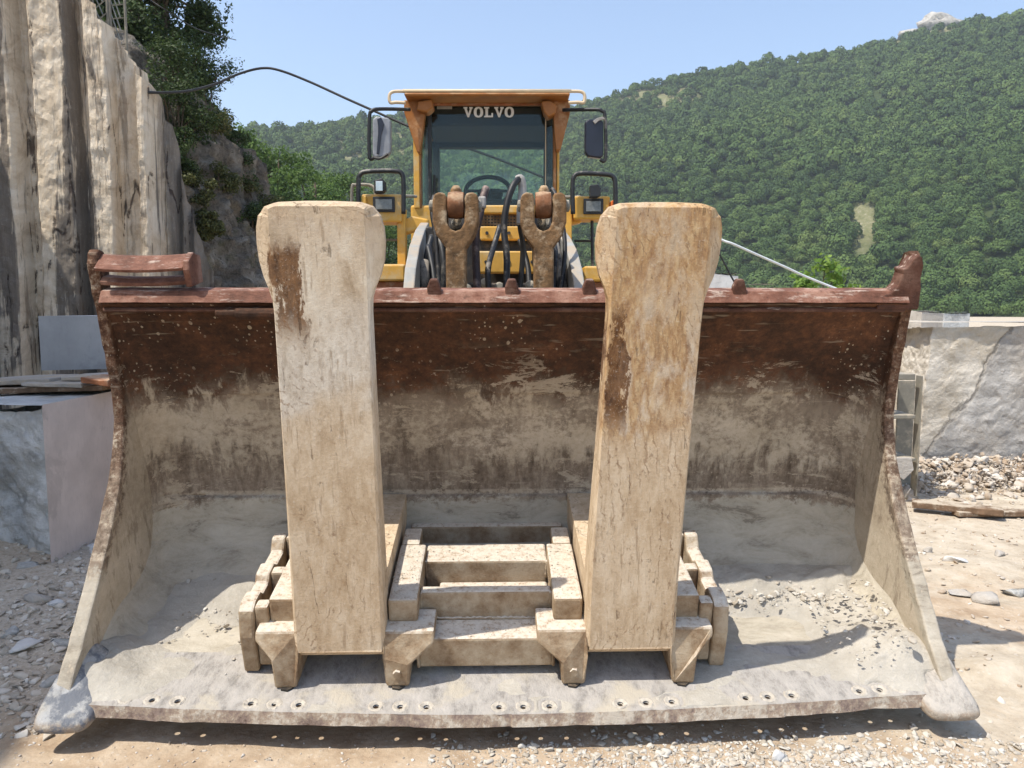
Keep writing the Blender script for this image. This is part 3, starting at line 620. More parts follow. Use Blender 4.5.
for px, py, Y, r_, h, lab, sd, mt in [(168, 118, 14.0, .75, 1.0, 'dark bush right behind the top edge of the marble wall', 21, 'leaf_dark'), (186, 92, 14.3, .8, 1.2, 'dark bush under the tree on the rocky slope', 22, 'leaf_dark'), (198, 140, 14.6, .5, .7, 'olive bush on the lit crest of the rocky slope', 23, 'leaf_olive'), (190, 200, 14.2, .35, .5, 'olive tuft half way down the rocky slope', 24, 'leaf_olive'), (250, 205, 15.6, .45, .6, 'olive bush low on the right rim of the rocky slope', 25, 'leaf_olive'), (222, 150, 15.0, .35, .45, 'small dark bush near the crest of the rocky slope', 26, 'leaf_dark'), (180, 165, 13.6, .45, .6, 'dark tuft beside the wall edge on the rocky slope', 27, 'leaf_dark'), (262, 245, 15.0, .3, .45, 'small olive tuft at the foot of the rocky slope', 28, 'leaf_olive'), (200, 232, 13.6, .28, .4, 'small olive tuft in the shaded face of the rocky slope', 29, 'leaf_olive'), (178, 70, 14, .8, 1.1, 'dark bush filling the gap below the trees, nearest the netting', 51, 'leaf_dark'), (205, 112, 14, .55, .8, 'dark bush at the outer rim of the rocky slope under the tree', 52, 'leaf_dark'), (160, 90, 14, .7, 1.0, 'dark bush beside the start of the black cable', 53, 'leaf_dark'), (176, 132, 14, .6, .8, 'dark green bush below the black cable on the slope', 54, 'leaf_dark'), (214, 190, 14, .4, .5, 'olive bush in the middle of the rocky slope face', 55, 'leaf_olive'), (238, 180, 14, .4, .55, 'dark bush on the rim above the lower rocks', 56, 'leaf_dark'), (246, 228, 14, .35, .5, 'dark tuft low on the rocky slope near the fork', 57, 'leaf_dark')]:
    p = slope_hit(px, py); shrub((p.x + .28, p.y - .55, p.z - h * .4), r_ * 1.15, h * 1.1, M[mt], lab, sd, 3600, .028, 'bushes on the rocky slope')
G2 = 'bright green trees behind the rocky slope'
for px, Y, h, r_, lab, sd, mt in [(252, 46, 12.6, 3.2, 'tallest bright green tree beside the rocky slope', 31, 'leaf_bright'), (282, 52, 13.2, 3.2, 'second bright green tree from the rocky slope', 32, 'leaf_bright'), (318, 48, 11.8, 3.0, 'bright green tree in the middle of the row behind the fork', 33, 'leaf_bright'), (350, 58, 12.0, 3.2, 'bright green tree half hidden behind the left lamp tower', 34, 'leaf_bright'), (236, 60, 15.0, 3.2, 'darker green tree partly hidden by the rocky slope', 35, 'leaf_dark'), (384, 62, 8.6, 3.4, 'low green tree seen under the left mirror', 36, 'leaf_bright'), (300, 40, 7.2, 2.6, 'low dark green tree behind the left fork tine', 37, 'leaf_dark'), (412, 50, 6.0, 2.6, 'low dark green tree behind the left lift arm', 38, 'leaf_dark')]:
    p = at(px, 310, Y); tree((p.x, Y, -.1), h, r_, M[mt], lab, sd, 14000, .14, .12, G2, 24)
p = at(822, 290, 15); shrub((p.x, p.y, p.z - .55), .62, 1.15, M['leaf_lime'], 'lime green leafy shrub above the right end of the bucket rim', 41, 700, .075)

# ------------------------------------------------------------------ quarry wall: sawn face in vertical strips, stepped top, running on towards the viewer at left
TOP = [(-7.0, 9.6), (-5.55, 8.6), (-5.22, 5.2 + .25), (-5.02, 4.95), (-4.92, 4.85), (-4.72, 4.62), (-4.6, 4.5), (-4.46, 4.3), (-4.33, 4.08), (-4.22, 3.75), (-4.12, 3.25), (-4.03, 2.85), (-3.95, 2.6), (-3.86, 2.2), (-3.74, 1.75), (-3.55, 1.2), (-3.3, .5)]
WY = 9.0
def top_from_px():
    L = [(-40, -140), (40, -90), (87, -14), (88, 0), (94, 3), (95, 17), (102, 20), (103, 29), (110, 33), (111.5, 41), (117, 44), (118, 50), (125, 56), (126, 60), (133, 64), (134.5, 73), (143, 78), (148, 92), (150, 112), (156, 116), (160, 140), (162, 158), (168, 178), (170, 196), (177, 212), (179, 222), (186, 238), (188, 250), (196, 268), (198, 284), (206, 304), (212, 330), (225, 360)]
    return np.array([(at(a, b, WY).x, at(a, b, WY).z) for a, b in L])
TP = top_from_px()
us = np.concatenate([np.linspace(-7.6, -5.1, 150), np.linspace(-5.09, TP[-1, 0], 330)]); ts = np.linspace(0, 1, 150)
Ht = np.interp(us, TP[:, 0], TP[:, 1])
rs = np.random.default_rng(3)
cuts = [-6.75, -6.35, -5.98, -5.66, -5.50, -5.02, -4.88, -4.60, -4.33, -4.18]; lev = [.0, .22, .05, -.06, .16, .02, .20, .04, .24, .02, .34]
def recess(u): return np.interp(u, np.repeat(cuts, 2) + np.tile([-.02, .02], len(cuts)), np.repeat(lev, 2)[1:-1])
P1 = np.zeros((len(us), len(ts), 3)); P1[..., 0] = us[:, None]; P1[..., 2] = -.3 + (Ht[:, None] + .3) * ts[None, :]
q = P1 * np.array([2.2, 1, .35]); jag = fbm(P1 * np.array([.2, 1, .8]), 3, 91) * .06
P1[..., 1] = WY + recess(us[:, None] + jag) + .03 * fbm(q, 5, 93, True) + .02 * fbm(P1 * np.array([9, 1, .8]), 4, 95) + .02 * fbm(P1 * 9, 3, 96)
for c_, dp_, w_ in ((-6.35, .10, .03), (-5.98, .16, .022), (-5.66, .08, .03), (-5.50, .10, .025), (-5.02, .12, .03), (-4.88, .07, .02), (-4.60, .10, .02), (-4.33, .26, .016), (-4.18, .10, .02), (-4.02, .12, .03), (-3.9, .12, .03)):
    P1[..., 1] += dp_ * np.exp(-((us[:, None] + jag * .6 - c_) / w_) ** 2)
P1[..., 1] += np.maximum(0, us - (-4.22))[:, None] * .25 - np.maximum(0, -5.9 - us)[:, None] * .55
wb = MB(); back = P1[:, -1:, :].copy(); b1 = back + np.array([-.12, .25, -.02]); b2 = back + np.array([-1.5, 2.2, -.2]); b3 = b2.copy(); b3[..., 2] = -.3
wb.grid(np.concatenate([P1, b1, b2, b3], 1))
# unseen side towards the viewer at left, heights shaped for the shade it casts
ys = np.linspace(8.4, -3.5, 90); zs = np.linspace(0, 1, 60); S = np.zeros((90, 60, 3)); S[..., 1] = ys[:, None]; hh = 9.3 - 3.9 * smooth(5.0, 7.5, ys) + .5 * fbm(np.stack([ys * .5, ys * 0, ys * 0], -1), 3, 98)
S[..., 2] = -.3 + (hh[:, None] + .3) * zs[None, :]; xx = -6.95 + .07 * (9 - ys); S[..., 0] = xx[:, None] + .2 * fbm(S * np.array([1, 1.6, .4]), 4, 99)
e1 = S[:, -1:, :] + np.array([-2.5, 0, .2]); e2 = e1.copy(); e2[..., 2] = -.3
wb.grid(np.concatenate([S, e1, e2], 1))
tag(wb.build('quarry_wall', M['quarry_marble'], org=(-5, 9, 0)), 'tall sawn marble quarry face with dark vertical stains at left', 'quarry wall')

# wire netting along the wall top
def netting(x0, x1, z0a, z0b, h, Y0, Y1, name, label):
    root = empty(name, (x0, Y0, z0a)); tag(root, label, 'fence'); mb = MB(); o = Vector((x0, Y0, z0a)); W = math.hypot(x1 - x0, Y1 - Y0); sx = (x1 - x0) / W; sy = (Y1 - Y0) / W
    P = lambda a, z: Vector((a * sx, a * sy, (z0b - z0a) * a / W + z))
    st = .085; nx = int(W / st) + 1; nz = int(h / .075)
    for i in range(nx):
        for j in range(nz):
            a = (i + (.5 if j % 2 else 0)) * st; 
            if a + st / 2 > W or a - st / 2 < 0: continue
            mb.tube([P(a, j * .075), P(a + st / 2, (j + 1) * .075)], .009, 3); mb.tube([P(a, j * .075), P(a - st / 2, (j + 1) * .075)], .009, 3)
    mb.build('netting', M['netting'], root)
    for a in (0.02, W - .02): pp = MB(); pp.tube([P(a, -.3), P(a, h + .05)], .016, 6); pp.build('post', M['steel_frame'], root)
p0, p1 = at(91, 14, 9.25), at(108, 29, 9.25); netting(p0.x, p1.x, p0.z - .12, p1.z - .12, .9, 9.25, 9.3, 'wire_fence', 'narrow strip of wire netting on the quarry wall top, left panel')
p0, p1 = at(109, 28, 9.3), at(127, 56, 9.3); netting(p0.x, p1.x, p0.z - .05, p1.z - .05, 1.1, 9.3, 9.35, 'wire_fence', 'wire netting panel at the stepped right end of the wall top')

# ------------------------------------------------------------------ marble blocks
def rough_block(name, corners, z0, z1, mat, label, seed, amp=.05, sub=26, parent=None, smooth_faces=(), cat='stone block', facemats=None):
    """corners: 4 plan points (counter-clockwise); each face a dense sheet, rough unless sawn."""
    rf = np.random.default_rng(seed * 7); fc = np.array([rf.uniform([min(q[0] for q in corners), min(q[1] for q in corners), z0], [max(q[0] for q in corners), max(q[1] for q in corners), z1]) for _ in range(16)]); fg = rf.normal(0, .28, (16, 3)); fa = rf.uniform(0, 1, 16)
    def facet(P): return np.clip(np.min(np.stack([fa[k] * .8 + ((P - fc[k]) * fg[k]).sum(-1) / .28 * .45 for k in range(16)], 0), 0), -1.6, 1)
    root = empty(name, (sum(c[0] for c in corners) / 4, sum(c[1] for c in corners) / 4, z0)); tag(root, label, cat); o = np.array(root.location)
    c = [np.array(q, float) for q in corners]; t = np.linspace(0, 1, sub); mbs = {}
    def sheet(P, key, flat, nm):
        nz = P.copy()
        if not flat: nz = P + (P - np.array([o[0], o[1], (z0 + z1) / 2])) / np.linalg.norm(P - np.array([o[0], o[1], (z0 + z1) / 2]), axis=-1)[..., None] * ((amp * .8 * facet(P + .12 * fbm(P * 2.2, 3, seed)[..., None]) + amp * .30 * fbm(P * 2.6, 4, seed + 1) + amp * .16 * fbm(P * 9, 3, seed + 3)) * (.15 if nm == 'top' else 1.0))[..., None]
        mbs.setdefault(key, MB()).grid(nz - o)
    for k in range(4):
        a, b = c[k], c[(k + 1) % 4]; P = np.zeros((sub, sub, 3)); P[..., :2] = a + (b - a) * t[:, None, None]; P[..., 2] = z0 + (z1 - z0) * t[None, :]
        sheet(P, 'sawn_face' if k in smooth_faces else 'body', k in smooth_faces, None)
    P = np.zeros((sub, sub, 3)); A = c[0] + (c[1] - c[0]) * t[:, None]; B = c[3] + (c[2] - c[3]) * t[:, None]
    P[..., :2] = A[:, None, :] + (B - A)[:, None, :] * t[None, :, None]; P[..., 2] = z1; sheet(P, 'body', False, 'top')
    for key, mb in mbs.items(): mb.build('sawn_face' if key == 'sawn_face' else 'rough_body', facemats[key] if facemats else M[mat], root)
    return root
def px_ground(px, py, z=0.0):
    r = ray(px, py); k = (z - CAM_H) / r.z; return (r.x * k, r.y * k)
# near left block: rough face to the left, sawn face turning away to the right
cA = (at(51, 560, 4.45).x, 4.45); cB = (at(-70, 560, 4.65).x, 4.65); cC = (at(124, 540, 5.25).x, 5.25)
rough_block('marble_block', [cB, cA, cC, (cB[0] + .9, 6.6)], -.05, 1.05, 'grey_block', 'grey marble block beside the bucket, rough left face and smooth sawn right face', 61, .24, 70, None, (1,), facemats={'body': M['grey_block'], 'sawn_face': M['sawn_pink']})
b0 = at(42, 380, 5.6); b1 = at(118, 380, 5.9)
rough_block('marble_block', [(b0.x, 5.6), (b1.x, 5.75), (b1.x + .1, 6.7), (b0.x, 6.7)], 1.16, at(70, 316, 5.6).z, 'sawn_grey', 'dark grey sawn block stacked on slabs against the quarry wall', 62, .03, 26, None, (0,), facemats={'body': M['white_marble'], 'sawn_face': M['sawn_grey']})
# big lit block at right
r0 = at(914, 475, 7.35); 
rough_block('marble_block', [(r0.x, 7.35), (7.6, 7.15), (8.0, 9.2), (r0.x + .15, 9.2)], -.05, 1.49, 'warm_block', 'long pale rough marble block at the right edge, tan patches and a grey crack', 63, .19, 130, None, (), )
w = [(703, 741, 15.0, 273, .9, 'white_marble', 'pale squared block just right of the ochre tine, beyond the bucket', 64), (755, 778, 17.0, 283, .8, 'white_marble', 'small white block beyond the bucket rim, right of the pale squared block', 65), (922, 948, 13.5, 311, .8, 'tan_stone', 'pale weathered block behind the right end of the long rough block', 66), (944, 974, 14.5, 312, .8, 'grey_block', 'grey low block peeking over the long rough block', 67)]
for x0, x1, Yb, yt, dp, mt, lab, sd in w:
    a, b = at(x0, yt, Yb), at(x1, yt, Yb); rough_block('marble_block', [(a.x, Yb), (b.x, Yb + .1), (b.x, Yb + dp), (a.x, Yb + dp)], -.05, a.z, mt, lab, sd, .09, 18)

# flat slabs lying between the two left blocks
def slab(px0, py0, px1, py1, Y, th, d, mat, label, seed, cat='slab', name='stone_slab'):
    a, b = at(px0, py0, Y), at(px1, py1, Y); L = (b - a).length; n_ = max(4, int(L / .13)); mb = MB(); r = np.random.default_rng(seed); loops = []
    for i in range(n_):
        c = a + (b - a) * i / (n_ - 1); e = [r.normal(0, .012) for _ in range(6)]; dd = d * (.75 + .25 * math.sin(3.1 * i / (n_ - 1)))
        loops.append([c + Vector(v) for v in [(e[0], e[1], -th / 2), (0, dd + e[3], -th / 2 + e[4] * .4), (0, dd + e[3], th / 2), (e[0], e[1] * .6, th / 2 + e[5] * .4)]])
    mb.loft(loops); return tag(mb.build(name, M[mat], org=a, bevel=.006), label, cat)
slab(-30, 392, 104, 388, 5.0, .035, .5, 'plank_wood', 'thin dark board directly on top of the left marble block', 71, 'board', 'board')
slab(-30, 384, 50, 381, 5.05, .035, .45, 'tan_stone', 'flat stone slab at the left end of the stack on the block', 72)
slab(22, 384, 84, 386, 4.98, .03, .4, 'tan_stone', 'broken pale slab lying in front on the stacked slabs', 73)
slab(60, 379, 106, 379, 5.1, .025, .4, 'tan_stone', 'pale slab touching the bucket edge on top of the stack', 74)
slab(82, 380, 108, 384, 4.94, .04, .3, 'barrel_rust', 'short rusty brown plate at the right end of the slab stack', 75, 'plate', 'rusty_plate')
# ------------------------------------------------------------------ wheel loader: bucket first
TILT, YAW = rad(11), rad(1.5); BO = Vector((0, 2.74, .10)); BROT = (TILT, 0, YAW)
LM = Matrix.Translation(BO) @ Matrix.Rotation(YAW, 4, 'Z') @ Matrix.Rotation(TILT, 4, 'X')
def bl(x, u, w): return LM @ Vector((x, u, w))
LR = Vector((-.12, 5.6, 0))
loader = empty('wheel_loader', LR); tag(loader, 'yellow wheel loader with dark cab glass, its wide rusty bucket lowered towards the camera', 'wheel loader')
PRO = [(.31, .043), (.36, .042), (.42, .041), (.48, .041), (.60, .048), (.70, .064), (.79, .098), (.87, .150), (.935, .22), (.975, .305), (.993, .40), (.994, .425), (1.010, .432), (1.012, .52), (1.006, .62), (.990, .74), (.966, .86), (.940, .955), (.934, .962), (.926, .99), (.895, 1.08), (.85, 1.17), (.80, 1.255), (.745, 1.34), (.70, 1.40), (.68, 1.43)]
PR = np.array(PRO); xs = np.linspace(-1.642, 1.642, 110); tt_ = np.linspace(0, len(PR) - 1, 130)
pu, pw = np.interp(tt_, range(len(PR)), PR[:, 0]), np.interp(tt_, range(len(PR)), PR[:, 1])
S = np.zeros((len(xs), len(pu), 3)); S[..., 0] = xs[:, None]; S[..., 1] = pu[None, :]; S[..., 2] = pw[None, :]
nu = np.gradient(pw); nw = -np.gradient(pu); ln = np.hypot(nu, nw); nu, nw = nu / ln, nw / ln
INW = 1.0
fil = np.clip((np.abs(xs) - 1.40) / .242, 0, 1); fil = .17 * (1 - np.sqrt(np.maximum(1 - fil ** 2, .0)))[:, None] * (smooth(1.42, 1.0, pw) * smooth(.12, .5, pu))[None, :]
dent = -fil * INW + .010 * fbm(S * np.array([1.2, 2, 2]), 3, 201) + .004 * fbm(S * 6, 3, 203)
S[..., 1] += nu[None, :] * dent; S[..., 2] += nw[None, :] * dent
O2 = S.copy(); O2[..., 1] += nu[None, :] * .03; O2[..., 2] += nw[None, :] * .03
mb = MB(); mb.grid(np.concatenate([S, O2[:, ::-1]], 1)); bucket = mb.build('bucket', M['bucket'], loader, smooth=True, fix=False); bucket.data.flip_normals() if False else None
bucket.location = BO - LR; bucket.rotation_euler = BROT
# side plates
EDGE = [(.03, .0), (.05, .07), (.10, .125), (.17, .19), (.28, .305), (.40, .43), (.52, .555), (.61, .67), (.675, .79), (.715, .92), (.728, 1.06), (.722, 1.20), (.708, 1.34), (.695, 1.46), (.685, 1.56), (.70, 1.615), (.72, 1.632)]
BACK = [(.76, 1.62), (.785, 1.57), (.775, 1.45), (.85, 1.33), (.93, 1.17), (.99, 1.0), (1.04, .78), (1.06, .55), (1.05, .38), (1.01, .24), (.92, .12), (.80, .045), (.64, .0), (.4, -.005)]
def dense(poly, n):
    out = []
    for (a, b) in zip(poly[:-1], poly[1:]): out += [(a[0] + (b[0] - a[0]) * k / n, a[1] + (b[1] - a[1]) * k / n) for k in range(n)]
    return out + [poly[-1]]
rj = np.random.default_rng(12)
for sgn in (-1, 1):
    poly = [(u + rj.normal(0, .0035), w + rj.normal(0, .002)) for u, w in dense(EDGE, 3)] + BACK; mb = MB(); fl = .05
    fx = lambda u, w, base: sgn * (base + fl * max(0, .45 - w) * max(0, .8 - u))
    mb.loft([[(fx(u, w, 1.63), u, w) for u, w in poly], [(fx(u, w, 1.672), u, w) for u, w in poly]])
    sp_ = mb.build('side_plate', M['side_steel'], bucket, bevel=.010)
# leading edge of the sides: thicker worn bar along the lower half
for sgn in (-1, 1):
    mb = MB(); lo = []
    ND = len(dense(EDGE[1:10], 3))
    for i, (u, w) in enumerate(dense(EDGE[1:10], 3)):
        g_ = min(1, (ND - 1 - i) / 8 + .02); x = 1.652 + .05 * max(0, .45 - w) * max(0, .8 - u); j = rj.normal(0, .003)
        lo.append([(sgn * (x + dx), u + du + j, w + dw) for dx, du, dw in [(-.026 + .01 * (1 - g_), .004 - .016 * g_, -.004), (.021 + .012 * g_, .004 - .016 * g_, -.004), (.021 + .014 * g_, .055, -.03), (-.020, .055, -.03)]])
    mb.loft(lo); mb.build('side_cutter', M['side_steel'], bucket, bevel=.008)
# cutting edge with real bolt holes
HP = [[130, 156, 182], [256, 280, 304], [381, 405, 431], [503, 527, 553], [624, 650, 676], [752, 775, 800], [872, 894, 916]]
holes = sorted([(p - 6 - 510) * 2.86 / FOC for gp in HP for p in gp])
uf = lambda x: -.085 + .085 * (abs(x) / 1.62) ** 1.6
TOPW, BOTW, HC = .052, .013, .041
mb = MB(); cuts_ = [-1.6]
for h in holes: cuts_ += [h - HC, h + HC]
cuts_ += [1.6]; RJ = {}
def jit(x): return RJ.setdefault(round(x, 4), float(.007 * fbm(np.array([[x * 5, 0, 3.]]), 3, 55)[0] + rj.normal(0, .002)))
def sq(x0, x1, u0f, u1f):              # 16 points round a cell, matching the hole's circle
    P = []
    for k in range(16):
        a = 2 * math.pi * k / 16; c, s_ = math.cos(a), math.sin(a); m_ = max(abs(c), abs(s_)); P.append((.5 + .5 * c / m_, .5 + .5 * s_ / m_))
    out = []
    for a, b in P:
        x = x0 + (x1 - x0) * a; out.append((x, (u0f(x) * (1 - b) + u1f(x) * b)))
    return out
L0 = lambda x: uf(x) + .020 + jit(round(x, 2)) * .4; L1 = lambda x: uf(x) + .105; L2 = lambda x: .33
for x0, x1 in zip(cuts_[:-1], cuts_[1:]):
    nseg = max(1, int((x1 - x0) / .05)); is_hole = any(abs((x0 + x1) / 2 - h) < 1e-6 for h in holes)
    xsx = np.linspace(x0, x1, (1 if is_hole else nseg) + 1)
    for a, b in zip(xsx[:-1], xsx[1:]):
        q = lambda f, w: [(a, f(a), w), (b, f(b), w)]
        fr = lambda x: uf(x) + jit(round(x, 2)); FB = [(a, fr(a), BOTW), (b, fr(b), BOTW)]; FT = [(a, L0(a), TOPW), (b, L0(b), TOPW)]
        mb.add(FB + [FT[1], FT[0]], [(0, 1, 2, 3)])                                          # worn front face
        mb.add([(a, L2(a), TOPW - .004), (b, L2(b), TOPW - .004), (b, L2(b), BOTW), (a, L2(a), BOTW)], [(0, 1, 2, 3)])
        mb.add([(a, L1(a), TOPW), (b, L1(b), TOPW), (b, L2(b), TOPW - .004), (a, L2(a), TOPW - .004)], [(0, 1, 2, 3)])
        mb.add([(a, L1(a), BOTW), (b, L1(b), BOTW), (b, L2(b), BOTW), (a, L2(a), BOTW)], [(3, 2, 1, 0)])
        mb.add([FB[0], FB[1], (b, L0(b), BOTW), (a, L0(a), BOTW)], [(3, 2, 1, 0)])
        if not is_hole:
            mb.add([(a, L0(a), TOPW), (b, L0(b), TOPW), (b, L1(b), TOPW), (a, L1(a), TOPW)], [(0, 1, 2, 3)])
            mb.add([(a, L0(a), BOTW), (b, L0(b), BOTW), (b, L1(b), BOTW), (a, L1(a), BOTW)], [(3, 2, 1, 0)])
        else:
            S16 = sq(a, b, L0, L1); cx = (a + b) / 2; cu = (L0(cx) + L1(cx)) / 2
            C1 = [(cx + .032 * math.cos(2 * math.pi * k / 16), cu + .032 * math.sin(2 * math.pi * k / 16)) for k in range(16)]
            rr_ = .0085 + rj.uniform(0, .003); C2 = [(cx + rr_ * math.cos(2 * math.pi * k / 16), cu + rr_ * math.sin(2 * math.pi * k / 16)) for k in range(16)]
            rings = [[(x, u, TOPW) for x, u in S16], [(x, u, TOPW) for x, u in C1], [(x, u, TOPW - .010) for x, u in C2], [(cx + (x - cx) * 2.6, cu + (u - cu) * 2.6, BOTW) for x, u in C2], [(x, u, BOTW) for x, u in S16]]
            mb.loft(rings, cap=False)
lipo = mb.build('cutting_edge', M['lip'], bucket)
def plugs():
    for i_, h in enumerate(holes):
        cu = uf(h) + .0625; r_ = np.random.default_rng(700 + i_); mb = MB(); K = 18; R0_, R1_ = [], []
        for k in range(K):
            a = 2 * math.pi * k / K; q = .031 + r_.normal(0, .0018); R0_.append((h + q * math.cos(a), cu + q * math.sin(a), TOPW - .001)); R1_.append(a)
        mid = [(h + .024 * math.cos(a), cu + .024 * math.sin(a), TOPW + .002 + r_.normal(0, .0012)) for a in R1_]; inn = [(h + .0115 * math.cos(a), cu + .0115 * math.sin(a), TOPW - .003) for a in R1_]
        mb.loft([R0_, mid, inn], cap=False); mb.build('bolt_hole_dust', M['plug'], bucket, fix=False)
simple('plug', (.46, .415, .35), .95, 0, .25, 40, .5, .1); plugs()
# rim along the top, the tube under it, lugs, corner guards
mb = MB(); lo = []
for x in np.linspace(-1.625, 1.625, 70):
    j, k_ = rj.normal(0, .0006), rj.normal(0, .0006)
    lo.append([(x, u + j * f, w + k_) for u, w, f in [(.660, 1.428, 1), (.642, 1.432, 1), (.676, 1.474, .5), (.735, 1.478, 0), (.735, 1.428, 0)]])
mb.loft(lo); mb.build('rim', M['rim'], bucket, bevel=.003)
mb = MB(); mb.loft([[(x, .695, 1.385), (x, .655, 1.4265), (x, .735, 1.4265), (x, .735, 1.385)] for x in np.linspace(-1.625, 1.625, 12)]); mb.build('rim_underside_shade', M['bucket'], bucket, bevel=.003)  # dark bucket steel stands in for shade on the rim's underside
mb = MB(); mb.tube([(-1.62, .672, 1.398), (1.62, .672, 1.398)], .010, 8); mb.build('rim_seam', M['rim_dark'], bucket, smooth=True)
mb = MB(); mb.tube([(-1.17, .650, 1.388), (-1.09, .650, 1.388)], .016, 10); mb.tube([(-1.09, .650, 1.386), (-.60, .650, 1.386)], .024, 12); mb.build('stiffener_tube', M['bucket'], bucket, smooth=False)
for X_ in (-.30, .012, .325, .935, -.76):
    mb = MB(); mb.prism([(-.030, 1.44), (.030, 1.44), (.028, 1.47), (.012, 1.522), (-.018, 1.522), (-.030, 1.49)], lambda a, b: (X_ + a, .665, b), lambda a, b: (X_ + a, .70, b)); mb.build('lug', M['rim_dark'], bucket, bevel=.006)
for nm, pf in (('guard_bar', [(.660, 1.556), (.655, 1.568), (.735, 1.612), (.760, 1.612), (.745, 1.590)]), ('guard_bar', [(.690, 1.497), (.688, 1.512), (.712, 1.526), (.76, 1.528), (.76, 1.516), (.712, 1.497)])):
    mb = MB(); lo = []
    for x in np.linspace(-1.629, -1.285, 12):
        s_ = (x + 1.47) / .18; lo.append([(x, u, w - .009 * (1 - s_ * s_)) for u, w in pf])
    mb.loft(lo); mb.build(nm, M['rim'], bucket, bevel=.002)
mb = MB(); mb.prism([(.665, 1.49), (.650, 1.56), (.66, 1.595), (.72, 1.622), (.79, 1.60), (.79, 1.49)], lambda a, b: (-1.284, a, b), lambda a, b: (-1.258, a, b)); mb.build('guard_end_plate', M['rim'], bucket, bevel=.006)
mb = MB(); mb.prism([(1.50, 1.45), (1.55, 1.468), (1.578, 1.50), (1.588, 1.545), (1.582, 1.565), (1.603, 1.572), (1.618, 1.60), (1.640, 1.625), (1.658, 1.612), (1.668, 1.58), (1.664, 1.53), (1.672, 1.49), (1.675, 1.40), (1.50, 1.40)], lambda a, b: (a, .66, b), lambda a, b: (a, .735, b)); mb.build('corner_gusset', M['rim_dark'], bucket, bevel=.006)
# worn corner shoes
def shoe(sgn, mat, k):
    r = np.random.default_rng(300 + k); mb = MB(); lo = []
    for u, x0, x1, z0, z1, z2 in [(.30, 1.61, 1.70, -.01, .10, .16), (.22, 1.60, 1.715, -.014, .085, .20), (.14, 1.585, 1.735, -.016, .070, .155), (.06, 1.57, 1.75, -.018, .056, .105), (-.01, 1.56, 1.762, -.018, .050, .066), (-.055, 1.575, 1.755, -.012, .034, .042), (-.070, 1.60, 1.735, .002, .018, .022)]:
        ring = [(x0, z0), ((x0 + x1) / 2, z0 - .004), (x1, z0), (x1 + .008, (z0 + z2) / 2), (x1, z2), ((x0 + x1) / 2, (z1 + z2) / 2), (x0, z1), (x0 - .004, (z0 + z1) / 2)]
        lo.append([(sgn * (a - .018 + (-.012 if sgn < 0 else 0) + r.normal(0, .003)), u, b + r.normal(0, .003)) for a, b in ring])
    mb.loft(lo); o = mb.build('corner_shoe', mat, bucket, smooth=False); sb = o.modifiers.new('subdiv', 'SUBSURF'); sb.levels = sb.render_levels = 2; o.data.polygons.foreach_set('use_smooth', [True] * len(o.data.polygons)); return o
shoe(-1, M['shoe'], 1); shoe(1, M['shoe_pale'], 2)

# ------------------------------------------------------------------ the fork attachment lying in the bucket
fork = empty('fork_attachment', BO, BROT); tag(fork, 'dust-caked block fork with two tall upright tines lying on its back in the bucket', 'fork attachment')
OUTL = [(.172, .155), (.1715, .205), (.169, .40), (.166, .70), (.163, 1.0), (.161, 1.47), (.164, 1.52), (.177, 1.56), (.196, 1.60), (.210, 1.65), (.2155, 1.71), (.213, 1.76), (.202, 1.80), (.178, 1.83), (.14, 1.843), (.05, 1.847)]
def tine(cx, mat, seed, sk=0.0):
    r = np.random.default_rng(seed); uff = lambda w: .110 + .090 * (w - .16) / 1.68
    R_ = dense(OUTL, 3); full = R_ + [(-x, w) for x, w in reversed(R_)]
    F_, Md, Bk = [], [], []
    for x, w in full:
        s_ = 1 if x > 0 else -1; hx = abs(x); wing = max(0, hx - .158); j = 0.0
        nx_ = min(hx - .005, .157 - .004 * wing); nw_ = min(w - (.010 if w > 1.8 else 0), 1.834); nw_ = max(nw_, .198)
        F_.append((cx + s_ * nx_, uff(w), nw_))
        Md.append((cx + s_ * (hx + j), uff(w) + .006 + wing * .75 + (.028 if w < .19 else 0) + (.012 if w > 1.8 else 0), w + j))
        Bk.append((cx + s_ * (hx + j), uff(w) + .15 - .075 * (w - .16) / 1.68, w + j))
    mb = MB(); mb.loft([F_, Md, Bk])
    mb.hexa([(cx - .165, .22, .30), (cx + .165, .22, .30), (cx + .165, .995, .30), (cx - .165, .995, .30)], [(cx - .165, .22, .445), (cx + .165, .22, .445), (cx + .165, .995, .44), (cx - .165, .995, .44)])
    mb.v = [(x + sk * max(0, w - .45), u, w) for x, u, w in mb.v]; return mb.build('tine', mat, fork, bevel=.003)
t1 = tine(-.648, M['tine_pale'], 1); t1['label'] = 'pale tine with a dark rust run under its head'
t2 = tine(.455, M['tine_ochre'], 2, .035); t2['label'] = 'ochre stained tine'
CX = -.098
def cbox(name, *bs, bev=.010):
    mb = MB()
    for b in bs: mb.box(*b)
    return mb.build(name, M['carriage'], fork, bevel=bev)
